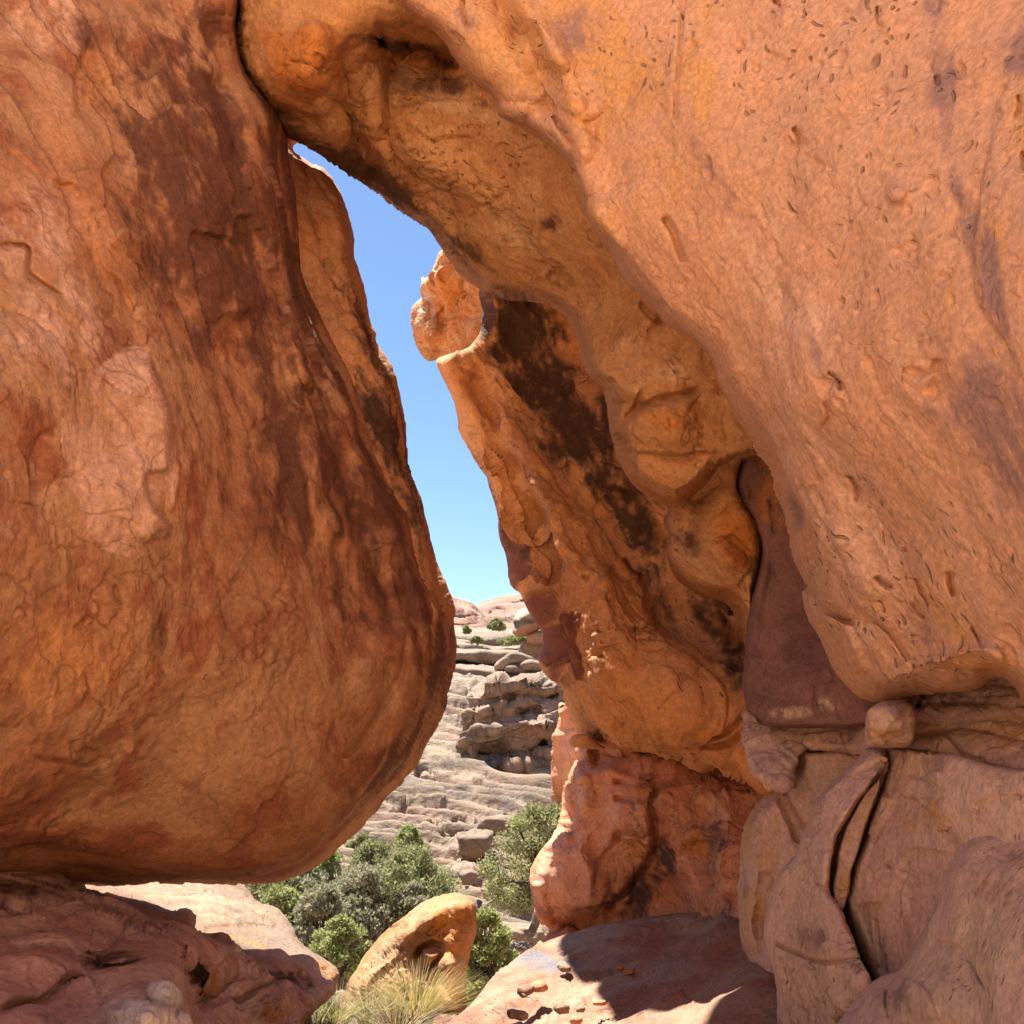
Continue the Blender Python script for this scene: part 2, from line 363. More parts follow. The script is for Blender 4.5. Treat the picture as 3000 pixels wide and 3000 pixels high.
M['ceil'] = rock_mat('ochre_sandstone', (0.53, 0.27, 0.105), (0.58, 0.315, 0.135), (0.48, 0.23, 0.09), pale=(0.62, 0.38, 0.20), ochre=(0.50, 0.19, 0.045), varnish=(0.10, 0.045, 0.025), S_=1.0, rot=(0.3, 0.9, 0), streak=0.15, vamt=0.08, crack=0.8, pits=0.9)
M['wall'] = rock_mat('pink_sandstone', (0.61, 0.335, 0.19), (0.6, 0.345, 0.205), (0.655, 0.355, 0.195), pale=(0.7, 0.43, 0.28), ochre=(0.62, 0.33, 0.13), varnish=(0.32, 0.19, 0.16), S_=1.0, rot=(0.25, 0.42, 0), streak=0.16, vamt=0.03, crack=0.35, pits=0.9)
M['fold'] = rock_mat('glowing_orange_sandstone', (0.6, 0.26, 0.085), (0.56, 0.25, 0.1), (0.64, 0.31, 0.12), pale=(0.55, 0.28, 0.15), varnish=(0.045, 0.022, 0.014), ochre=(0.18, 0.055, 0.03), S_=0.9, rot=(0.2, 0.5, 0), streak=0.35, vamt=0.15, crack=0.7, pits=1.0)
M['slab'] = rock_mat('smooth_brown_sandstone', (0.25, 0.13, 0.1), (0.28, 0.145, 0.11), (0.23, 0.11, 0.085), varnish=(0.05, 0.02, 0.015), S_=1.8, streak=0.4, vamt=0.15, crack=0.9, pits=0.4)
M['red'] = rock_mat('red_sandstone', (0.57, 0.235, 0.12), (0.60, 0.29, 0.155), (0.47, 0.18, 0.10), pale=(0.58, 0.29, 0.19), varnish=(0.075, 0.045, 0.045), ochre=(0.50, 0.20, 0.06), S_=1.0, rot=(0, 0.3, 0), streak=0.4, vamt=0.12, crack=0.8, pits=0.7, bump=1.0)
M['mauve'] = rock_mat('mauve_sandstone', (0.6, 0.39, 0.3), (0.64, 0.435, 0.32), (0.62, 0.42, 0.29), pale=(0.6, 0.42, 0.28), varnish=(0.27, 0.16, 0.14), ochre=(0.56, 0.33, 0.15), S_=1.0, rot=(0, 0.3, 0), streak=0.25, vamt=0.06, crack=0.5, pits=0.6)
M['ledge'] = rock_mat('dusky_red_sandstone', (0.58, 0.37, 0.29), (0.62, 0.41, 0.32), (0.52, 0.3, 0.22), pale=(0.5, 0.3, 0.22), varnish=(0.08, 0.035, 0.028), ochre=(0.42, 0.17, 0.05), S_=1.1, rot=(0, 1.3, 0), streak=0.4, vamt=0.12, crack=0.7, pits=0.5, strata=0.3)
M['sunny'] = rock_mat('pale_slickrock', (0.23, 0.14, 0.09), (0.26, 0.175, 0.115), (0.22, 0.1, 0.06), pale=(0.3, 0.22, 0.14), varnish=(0.19, 0.18, 0.20), ochre=(0.45, 0.18, 0.07), S_=1.0, rot=(0, 1.25, 0), streak=0.4, vamt=0.2, crack=0.9, pits=0.6, strata=0.7, bump=1.6)
M['bench'] = rock_mat('bench_slickrock', (0.31, 0.19, 0.125), (0.34, 0.225, 0.15), (0.29, 0.14, 0.085), ochre=(0.30, 0.13, 0.08), varnish=(0.17, 0.165, 0.18), S_=1.3, rot=(0.3, 1.25, 0), streak=0.5, vamt=0.1, crack=0.9, pits=0.6, bump=1.6)
M['point'] = rock_mat('golden_sandstone', (0.36, 0.2, 0.09), (0.38, 0.235, 0.125), (0.33, 0.16, 0.065), ochre=(0.5, 0.2, 0.05), S_=1.2, rot=(0, 0.9, 0), streak=0.35, vamt=0.2, crack=0.8, pits=0.7, bump=1.2)
M['white'] = rock_mat('bleached_stone', (0.55, 0.44, 0.36), (0.6, 0.5, 0.41), (0.48, 0.37, 0.3), S_=2.5, streak=0.2, vamt=0.1)
M['canyon'] = rock_mat('cream_canyon_sandstone', (0.26, 0.18, 0.12), (0.3, 0.225, 0.155), (0.28, 0.145, 0.095), varnish=(0.13, 0.095, 0.075), pale=(0.5, 0.42, 0.3), ochre=(0.42, 0.2, 0.1), S_=0.2, rot=(0, 1.3, 0), streak=0.4, vamt=0.7, crack=0.8, pits=0.7, strata=0.9, bump=1.3, grey=0.3)
M['cliff'] = rock_mat('weathered_cliff_sandstone', (0.3, 0.2, 0.135), (0.34, 0.245, 0.17), (0.3, 0.16, 0.1), varnish=(0.085, 0.06, 0.05), pale=(0.5, 0.42, 0.3), ochre=(0.38, 0.19, 0.1), S_=0.25, rot=(0, 1.1, 0), streak=0.5, vamt=0.5, crack=0.9, pits=0.7, strata=0.6, bump=1.3, grey=0.35)
M['dome'] = rock_mat('pink_dome_sandstone', (0.33, 0.17, 0.12), (0.36, 0.22, 0.155), (0.3, 0.125, 0.085), S_=0.045, streak=0.1, vamt=0.1, strata=0.9, crack=0.2, pits=0.1, bump=1.0)
M['bounce_apron'] = rock_mat('bounce_slickrock', (0.62, 0.40, 0.26), (0.64, 0.44, 0.30), (0.60, 0.35, 0.21), S_=0.5, streak=.2, vamt=.05)  # bright orange for warm bounce from the added slope behind the camera
M['bark'] = flat_mat('juniper_bark', (0.10, 0.075, 0.055), (0.16, 0.13, 0.10), 9)
M['leafA'] = flat_mat('juniper_green', (0.24, 0.26, 0.11), (0.38, 0.39, 0.20), 2.2, 0.7, 0.35)
M['leafB'] = flat_mat('grey_green_foliage', (0.28, 0.28, 0.17), (0.42, 0.40, 0.27), 2.2, 0.7, 0.35)
M['leafC'] = flat_mat('bright_green_foliage', (0.25, 0.29, 0.09), (0.38, 0.40, 0.18), 2.5, 0.7, 0.4)
M['grassY'] = flat_mat('straw_grass', (0.42, 0.30, 0.09), (0.50, 0.36, 0.16), 14, 0.6, 0.4)
M['grassG'] = flat_mat('green_grass', (0.18, 0.22, 0.05), (0.28, 0.27, 0.08), 14, 0.6, 0.4)
M['twig'] = flat_mat('dry_twigs', (0.28, 0.23, 0.16), (0.38, 0.32, 0.22), 14)

GL = (0.42, 0.12, -0.9); GW = (0.5, -0.15, -0.85)
FINE = [('fbm', 14, 0.004, {'oct': 3})]
# ================================================================== TERRAIN (one sheet to the horizon)
def terrain():
    an = np.concatenate([np.arange(-180, -24, 3.0), np.arange(-24, 9, 0.06), np.arange(9, 180.1, 3.0)])
    rr = np.concatenate([[0.0, 1.5, 3, 4.5, 6, 7], 7.6*np.exp(np.arange(0, 1, 1/860)*math.log(160/7.6)), [170, 190, 220, 260, 320, 420, 600, 900, 1500, 2400]])
    A, Rr = np.meshgrid(np.radians(an), rr); X = np.sin(A)*Rr; Y = np.cos(A)*Rr
    pr = [(0, -.35), (7, -.55), (9, -1.5), (12, -3), (18, -5.0), (25, -6.0), (32, -5.3), (40, -3.4), (45, -2.4), (52, -1.0), (60, 1.3), (75, 4.0), (100, 8.2), (140, 11), (420, 16), (2500, 20)]
    z = np.interp(Rr, *zip(*pr)); fl = np.interp(Rr, [0, 7, 30, 400, 2500], [-.35, -.55, -0.6, 2, 8])
    fr = sst(-0.35, 0.35, np.cos(A)); z = z*fr+fl*(1-fr)
    z = z+(17*sst(3, 30, -Y)+3*sst(34, 90, -Y))*(Rr < 500)+6*sst(500, 300, Rr)*0  # unseen slope behind the camera, added to bounce warm sunlight onto the shaded rock
    P = np.stack([X.ravel(), Y.ravel(), z.ravel()], 1); q = P*np.array([1, 1, 0]); Rf = Rr.ravel()
    am = np.interp(Rf, [0, 8, 14, 40, 100, 400], [0.02, 0.1, 0.5, 1.1, 2.2, 5]); h = P[:, 2]
    h = h+am*fbm(q*0.05+3, 2)*1.2; h00 = h.copy(); h = h+am*fbm(q*0.3+8, 4)*0.10
    # terraced bedding
    sp = np.interp(Rf, [0, 15, 40, 80, 200], [0.25, 0.45, 0.85, 1.6, 3.0]); tl = (h00+0.10*X.ravel()+0.7*fbm(q*0.09+5, 2))/sp
    tl = tl; k = np.floor(tl); t = tl-k; rid = LATF[(k.astype(np.int64)*131+77) & 4095]
    step = sst(0.0, 0.28+0.12*rid, t); g2 = sst(10, 16, Rf)*(1-sst(260, 400, Rf))
    h = h+g2*sp*(step-t)*(0.30+0.35*rid)
    t2 = (h00+0.14*X.ravel()+0.45*fbm(q*0.12+9, 2)+0.22*fbm(q*0.45+4, 3))/(sp*.42); k2 = np.floor(t2); f2 = t2-k2; h = h+g2*sp*.42*((sst(0, .5, f2)-f2)*1.5-.30*np.exp(-((f2-.03)/.16)**2)); lay = LATF[(k2.astype(np.int64)*97+5) & 4095]*g2
    h = h+g2*0.04*fbm(q*1.3, 4)*np.interp(Rf, [10, 60, 140], [0.8, 1.6, 3])
    bl = fbm(q*0.55+11, 3); h = h+g2*0.18*sst(0.20, 0.34, bl)*np.interp(Rf, [10, 60, 140], [0.5, 1.2, 2.4])
    cr = np.abs(fbm((q+np.array([.6, .3, 0])*q[:, 1:2])*0.22+21, 4)); h = h-g2*0.5*(1-sst(0, .05, cr))*np.interp(Rf, [10, 60, 140], [1.0, 1.8, 2.6])
    P[:, 2] = h
    P = P[:, :3]; n, m = A.shape; ix = np.arange(n*m).reshape(n, m)
    F = np.stack([ix[:-1, :-1].ravel(), ix[:-1, 1:].ravel(), ix[1:, 1:].ravel(), ix[1:, :-1].ravel()], 1)
    o = mesh_np('ground', P, F, M['canyon'], mi=(P[F[:, 0], 1] < 5)*1); o.data.materials.append(M['bounce_apron']); noise_attr(o, P, M['canyon'], lay); return tag(o, kind='structure')
terrain()
# slickrock bench under the arch (its edge falls away to the valley)
bench_poly = [(1569, 2772), (1518, 2807), (1466, 2849), (1414, 2901), (1375, 2945), (1290, 3010), (1100, 3080), (700, 3150), (300, 3300), (-200, 3900), (3600, 3900), (3300, 2900), (2600, 2700), (2300, 2650), (1800, 2700), (1650, 2740)]
cs = [(x, y, gd(x, y, z)) for x, y, z in ((1569, 2772, -.05), (1400, 2940, -.12), (1700, 2850, -.02), (1600, 2960, -.05), (2000, 2800, .10), (2200, 2900, .25), (2000, 3000, .12), (1200, 3200, -.2), (2400, 2750, .25), (2500, 3200, .2), (0, 3700, -.1), (3400, 3800, .1), (1500, 3500, -.05), (3300, 3000, .3))]
b = relief('slickrock_floor', bench_poly, cs, M['bench'], step=5, rw=20, rd=0.35, thick=2.5, rough=1, backw=200, edgek=0.0,
       disp=[('fbm', 1.5, 0.05), ('scoop', 1.6, .09, {'grain': (1, 0.7, 0.1), 'str': 3}), ('scoop', 5, .035, {'grain': (1, 0.7, 0.1), 'str': 3.5}), ('flake', 2.2, 0.12, {'n': 7, 'lip': 0.05, 'grain': (1, 0.7, 0.1), 'str': 3.0}), ('fbm', 9, 0.012, {'grain': (1, 0.6, 0.1), 'str': 4})],
       stains=[(0, 1560, 2830, 60, 20, -20, .9), (0, 1620, 2850, 70, 14, -15, .8), (2, 2050, 2790, 300, 60, 5, .7), (2, 2000, 2930, 250, 90, 0, .6)])
tag(b, kind='structure')
# ================================================================== LEFT GIANT BOULDER
edgeL = [(707, -30), (699, 52), (697, 90), (712, 171), (728, 207), (780, 269), (822, 325), (836, 373), (838, 455), (849, 518), (862, 570), (870, 647), (875, 735), (880, 802), (911, 880), (975, 980), (1040, 1080), (1090, 1200), (1135, 1310), (1180, 1400), (1228, 1462), (1248, 1518), (1264, 1595), (1279, 1657), (1305, 1725), (1326, 1782), (1330, 1828), (1336, 1900), (1324, 1973), (1308, 2035), (1300, 2075), (1279, 2124), (1248, 2181), (1223, 2233), (1176, 2290), (1134, 2331), (1103, 2373), (1052, 2424), (1000, 2472), (932, 2524), (854, 2560), (751, 2576), (595, 2579), (466, 2579), (373, 2582), (233, 2576), (171, 2572), (104, 2580), (0, 2588), (-300, 2600)]
pL = edgeL+[(-900, 2500), (-1100, 1500), (-900, 0), (-500, -900), (300, -1000), (640, -500)]
cL = [(0, 0, 3.9), (0, 700, 3.15), (0, 1300, 2.75), (0, 1900, 2.8), (0, 2350, 3.1), (0, 2550, 3.5), (350, 700, 3.65), (350, 1500, 3.2), (350, 2100, 3.3), (400, 2500, 3.9), (700, 100, 5.0), (700, 900, 4.35), (700, 1500, 3.9), (700, 2000, 3.75), (750, 2480, 4.25), (1000, 1200, 4.8), (1050, 1700, 4.5), (1150, 2000, 4.6), (1000, 2300, 4.4), (-900, 1300, 1.6), (-400, -700, 4.2), (400, -800, 5.4), (-800, 2400, 2.4)]
t = thing('leaning_boulder', tuple(at(600, 2600, 4.5)), 'huge dark rust-red boulder leaning in from the left, with a peeling pink flake', 'boulder')
relief('boulder_body', pL, cL, M['left'], t, step=6, rw=120, rd=0.8, thick=0.7, rough=2.5, backw=260,
  feats=[('step', [(-20, 420), (60, 490), (150, 545), (210, 560), (260, 680), (290, 790), (340, 830), (378, 890), (395, 960), (430, 1040), (470, 1120)], 120, -.05),
         ('step', [(420, 1000), (440, 1090), (485, 1230), (490, 1340), (490, 1375), (440, 1385), (442, 1440), (470, 1500), (502, 1545), (495, 1570), (470, 1575), (405, 1600), (398, 1630)], 150, .10),
         ('step', [(250, 130), (200, 260), (205, 330), (212, 385)], 90, .06), ('crack', [(-10, 720), (80, 725), (90, 800), (200, 870)], 6, .05),
         ('crack', [(530, 1120), (560, 1200), (600, 1290)], 5, .03), ('step', [(535, 1350), (520, 1400), (515, 1480), (500, 1505)], 22, .03),
         ('crack', [(365, 1710), (370, 1740), (382, 1775)], 5, .035), ('crack', [(255, 1860), (290, 1815), (315, 1812)], 5, .03),
         ('crack', [(95, 2220), (180, 2228), (260, 2240), (370, 2215)], 5, .05), ('valley', [(-20, 2150), (150, 2200), (400, 2190)], 60, .05),
         ('crack', [(790, 1770), (800, 1740), (860, 1740), (875, 1700)], 4, .03), ('crack', [(730, 2140), (740, 2110), (790, 2060)], 4, .03),
         ('crack', [(520, 2355), (535, 2338), (552, 2326)], 4, .03), ('crack', [(680, 2545), (720, 2520), (760, 2490)], 5, .03), ('crack', [(980, 2240), (1060, 2170), (1120, 2080), (1180, 1960), (1200, 1840)], 7, .06),
         ('valley', [(880, 900), (940, 1100), (1010, 1350), (1090, 1600), (1160, 1850), (1130, 2100)], 40, .13), ('ridge', [(820, 700), (880, 1000), (960, 1350), (1040, 1650)], 45, .12),
         ('valley', [(620, 200), (680, 500), (760, 800)], 55, .10), ('ridge', [(540, 300), (600, 600), (700, 950)], 70, .08), ('valley', [(1120, 1500), (1190, 1700), (1230, 1950)], 26, .12),
         ('step', [(790, 1400), (820, 1370), (880, 1365), (900, 1430), (900, 1520), (830, 1480)], 60, .05), ('step', [(1090, 1900), (1110, 1830), (1150, 1810), (1210, 1830), (1225, 1900)], 60, .06),
         ('step', [(120, 1480), (115, 1330), (150, 1255), (200, 1240)], 70, -.04), ('step', [(300, 730), (330, 690), (370, 670)], 60, .05),
         ('crack', [(1000, 760), (1060, 900), (1075, 950)], 6, .05), ('step', [(310, 2270), (325, 2220), (375, 2213), (405, 2240), (408, 2280)], 60, .03)],
  bumps=[(450, 1250, 300, 420, 20, .10), (150, 1100, 260, 300, 0, .10), (1150, 1950, 120, 220, 10, .12), (800, 2250, 320, 200, 10, .12), (300, 250, 180, 160, 30, -.08), (420, 480, 60, 90, 20, .04), (430, 700, 60, 50, 20, .03)],
  disp=[('fbm', 0.8, 0.13, {'grain': GL, 'str': 2.5}), ('scoop', 1.4, .05, {'grain': GL, 'str': 2.2}), ('fbm', 3.2, 0.025, {'grain': GL, 'str': 2.5}), ('flake', 1.0, 0.10, {'n': 6, 'lip': 0.02, 'grain': GL, 'str': 2.2, 'gate': .15}), ('flake', 4, 0.02, {'n': 5, 'lip': 0.04, 'gate': .0}), ('crack', 2.5, 0.018, {'w': 0.03}), ('fbm', 18, 0.006, {'oct': 2})],
  stains=[(0, 690, 700, 620, 280, 65, .80), (0, 900, 1350, 480, 190, 68, .70), (1, [(250, 1120), (400, 1010), (440, 1090), (485, 1230), (490, 1340), (490, 1375), (440, 1385), (442, 1440), (470, 1500), (502, 1545), (495, 1570), (470, 1575), (405, 1600), (398, 1630), (330, 1600), (280, 1520), (300, 1400), (230, 1350), (200, 1250)], .5),
          (0, 620, 330, 330, 90, 65, .55), (0, 640, 780, 420, 110, 62, .62), (0, 560, 1180, 380, 60, 75, .45), (0, 590, 60, 110, 60, 60, .85), (0, 900, 1250, 420, 60, 72, .72), (0, 1190, 1650, 380, 42, 75, .85), (0, 1270, 1900, 260, 45, 80, .8), (0, 1150, 2230, 220, 45, 130, .7), (0, 840, 500, 300, 40, 75, .7), (0, 210, 1170, 130, 60, 10, .3), (0, 520, 2050, 300, 50, 80, .3), (0, 260, 120, 80, 60, 30, .35),
          (1, 380, 1380, 150, 200, 20, .7), (1, 150, 1000, 160, 200, 20, .45), (1, 100, 680, 150, 160, 20, .4), (1, 40, 1500, 120, 260, 0, .5), (1, 130, 100, 150, 90, 0, .4), (2, 300, 1180, 180, 80, 30, .5), (2, 500, 1420, 60, 120, 0, .7), (2, 250, 1950, 330, 200, 10, .35), (2, 280, 290, 90, 130, 10, .5), (2, 900, 1650, 150, 200, 0, .35)])
t = thing('sunlit_pillar', tuple(at(1000, 1800, 6.5)), 'orange rock pillar lit on its crest, showing just behind the right edge of the leaning boulder', 'rock pillar')
relief('pillar_body', [(800, 330), (845, 372), (872, 397), (873, 412), (853, 428), (860, 445), (885, 462), (910, 480), (950, 498), (980, 535), (1000, 570), (1018, 640), (1030, 700), (1033, 750), (1050, 800), (1065, 850), (1075, 900), (1085, 940), (1100, 975), (1098, 1000), (1114, 1025), (1140, 1067), (1160, 1114), (1178, 1181), (1191, 1248), (1197, 1336), (1209, 1393), (1233, 1455), (1250, 1525), (1266, 1600), (1284, 1665), (1310, 1735), (1322, 1800), (1250, 1950), (900, 1900), (600, 900), (700, 400)],
  [(850, 450, 6.4), (1000, 700, 6.2), (900, 900, 5.6), (1150, 1200, 5.5), (1250, 1700, 5.2), (1000, 1500, 5.0), (700, 800, 5.5)], M['behind'], t, step=5, rw=55, rd=0.5, thick=0.8, rough=3,
  feats=[('valley', [(880, 470), (905, 560), (930, 700), (960, 820), (1000, 930)], 14, .10), ('crack', [(905, 480), (925, 540), (960, 600)], 5, .05), ('ridge', [(960, 560), (990, 700), (1020, 850), (1060, 960)], 30, .12)],
  disp=[('fbm', 2.0, 0.12, {'grain': GL, 'str': 2.5}), ('flake', 4, 0.05, {'n': 5, 'lip': .08, 'grain': GL, 'str': 2}), ('fbm', 16, 0.01)],
  stains=[(0, 1060, 950, 200, 25, 70, .6), (0, 1130, 1250, 260, 60, 75, .85), (0, 1200, 1450, 200, 40, 75, .85), (1, 985, 560, 60, 30, 50, .5)])
# ================================================================== THE ARCH (one rock mass, its faces are parts)
arch = thing('sandstone_arch', tuple(at(1900, 2750, 6.5)), 'towering sandstone arch of pink, ochre and varnished rock filling the upper and right side', 'rock arch')
# ceiling and the block hanging under it
pA = [(690, -40), (699, 52), (694, 88), (709, 171), (725, 207), (776, 269), (818, 321), (823, 350), (849, 376), (880, 402), (911, 430), (1000, 494), (1052, 533), (1093, 562), (1155, 609), (1217, 650), (1259, 678), (1290, 719), (1316, 761), (1336, 792), (1367, 823), (1393, 841), (1417, 862), (1480, 878), (1574, 888), (1647, 927), (1688, 995), (1699, 1052), (1725, 1104), (1768, 1140), (1777, 1175), (1792, 1259), (1807, 1321), (1844, 1393), (1890, 1440), (1962, 1478), (1998, 1474), (2060, 1430), (2125, 1367), (2260, 1350), (2400, 1300), (2300, 900), (1900, 300), (1800, -300), (1400, -700), (800, -600)]
cA = [(740, 100, 5.3), (900, 300, 5.3), (1000, 150, 5.0), (1150, 60, 4.9), (1060, 500, 6.1), (1200, 400, 5.5), (1150, 200, 5.5), (1300, 300, 5.4), (1400, 600, 5.6), (1350, 780, 6.1), (1500, 500, 5.3), (1600, 800, 5.6), (1700, 650, 5.0), (1650, 880, 5.6), (1800, 900, 5.1), (1850, 1150, 4.75), (1960, 1280, 4.6), (1950, 1420, 4.75), (2100, 1200, 4.7), (2200, 1300, 4.7), (1500, -300, 4.6), (900, -400, 5.4)]
relief('ceiling', pA, cA, M['ceil'], arch, step=6, rw=42, rd=0.7, thick=1.45, rough=2.5, backw=130,
  feats=[('valley', [(1090, 110), (1190, 125), (1290, 160), (1345, 210)], 38, .55), ('step', [(1350, 205), (1280, 140), (1200, 108), (1090, 100)], 60, .16), ('valley', [(1120, 150), (1130, 200), (1300, 200)], 60, .2),
         ('ridge', [(1085, 170), (1095, 330), (1120, 450), (1180, 560), (1260, 650)], 26, .16), ('ridge', [(930, 60), (900, 180), (960, 330), (1020, 420)], 36, .14), ('valley', [(1010, 120), (1000, 260), (1050, 420), (1110, 520)], 30, .16),
         ('step', [(1150, 330), (1280, 300), (1440, 290)], 80, .07), ('crack', [(1190, 365), (1270, 410), (1330, 405), (1400, 405)], 6, .05), ('crack', [(1520, 445), (1550, 440), (1575, 430)], 5, .03),
         ('step', [(1350, 690), (1390, 640), (1410, 610), (1500, 555)], 90, .05), ('valley', [(1410, 615), (1460, 580), (1500, 560)], 14, .04), ('step', [(1555, 600), (1565, 550), (1590, 500)], 70, .05),
         ('valley', [(1610, 600), (1650, 640), (1600, 660)], 22, .05), ('valley', [(1620, 800), (1650, 840)], 26, .06), ('ridge', [(1560, 800), (1620, 900), (1660, 930)], 30, .08),
         ('crack', [(1813, 1243), (1850, 1205), (1870, 1192), (1927, 1166), (1990, 1158), (2060, 1140)], 9, .10), ('step', [(2150, 1150), (2060, 1145), (1978, 1160), (1870, 1195), (1813, 1245)], 80, -.12),
         ('step', [(1810, 1315), (1880, 1325), (1990, 1335), (2130, 1320)], 60, -.10), ('valley', [(1900, 960), (2000, 1010), (2110, 1090)], 50, .08), ('crack', [(1870, 885), (1900, 920), (1948, 950)], 9, .08),
         ('crack', [(1740, 760), (1770, 820), (1780, 830)], 5, .03), ('valley', [(1700, 960), (1770, 1080), (1880, 1170)], 35, -.08), ('crack', [(1010, 375), (1060, 410), (1000, 500)], 5, .03)],
  bumps=[(880, 180, 150, 170, 20, .18), (1450, 740, 160, 100, 30, .10), (1250, 480, 160, 120, 20, .08), (1960, 1240, 170, 90, 0, .10)],
  disp=[('fbm', 1.3, 0.10), ('fbm', 3.5, 0.035), ('flake', 2.6, 0.045, {'n': 6, 'lip': .06}), ('crack', 4, 0.025, {'w': 0.04}), ('pit', 22, 0.012, {'t': .5}), ('fbm', 16, 0.006)],
  stains=[(0, 1060, 500, 420, 40, 36, .8), (0, 1330, 740, 150, 22, 50, .35), (0, 740, 210, 110, 26, 60, .9), (0, 1150, 125, 130, 26, 8, .85), (0, 870, 370, 100, 22, 35, .7), (0, 1280, 250, 130, 30, 0, .45),
          (0, 1480, 870, 130, 26, 10, .75), (0, 1620, 650, 50, 30, -30, .35), (0, 1630, 820, 40, 30, 30, .35), (0, 1470, 575, 50, 14, -30, .35), (0, 1560, 780, 40, 30, 30, .3),
          (1, 1310, 300, 130, 40, 10, .75), (1, 1180, 260, 60, 60, 0, .55), (1, 1420, 330, 90, 26, 20, .6), (1, 1050, 250, 60, 150, 0, .4), (1, 1520, 700, 170, 90, 20, .3), (1, 1900, 1100, 160, 120, 20, .3), (2, 880, 180, 110, 170, 20, .8), (2, 1230, 170, 130, 40, 10, .8), (2, 1950, 1420, 140, 60, 0, .6), (2, 1960, 1230, 120, 50, 0, .5), (0, 1970, 1330, 150, 18, 0, .3)])
# near wall
edgeW = [(700, -700), (930, -250), (1050, -60), (1140, 0), (1217, 52), (1290, 103), (1352, 191), (1398, 243), (1455, 292), (1464, 336), (1518, 362), (1621, 430), (1673, 485), (1682, 525), (1709, 585), (1725, 647), (1776, 719), (1807, 776), (1838, 828), (1890, 880), (1942, 940), (2000, 975), (2041, 1000), (2078, 1041), (2099, 1083), (2098, 1104), (2119, 1150), (2155, 1222), (2191, 1279), (2217, 1331), (2254, 1383), (2266, 1445), (2290, 1497), (2305, 1559), (2316, 1621), (2352, 1709), (2348, 1745), (2367, 1813), (2414, 1895), (2440, 1957), (2480, 2010), (2520, 2042), (2560, 2054), (2610, 2052), (2670, 2042), (2740, 2034), (2850, 2020), (2920, 1985), (2962, 2000), (2990, 2045), (3010, 2100), (3080, 2200), (3250, 2300), (3700, 2300)]
pW = edgeW+[(4300, 1500), (4400, 0), (3800, -1300), (2000, -1500), (1000, -1300)]
cW = [(1140, 0, 4.6), (1350, 190, 4.5), (1620, 430, 4.3), (1750, 700, 4.15), (1950, 950, 4.0), (2190, 1280, 3.85), (2300, 1550, 3.8), (2370, 1800, 3.7), (2480, 1990, 3.6), (2680, 1960, 3.15), (2900, 1900, 2.75), (2700, 1500, 2.85), (3000, 1500, 2.3), (3000, 900, 2.15), (3000, 200, 2.4), (2500, 800, 2.9), (2500, 200, 3.1), (2100, 500, 3.55), (2000, 0, 3.9), (1500, 0, 4.35), (2300, 1200, 3.3), (1700, -600, 4.2), (2600, -700, 3.3), (3500, 500, 1.7), (3500, 1700, 1.7), (3600, -600, 2.2)]
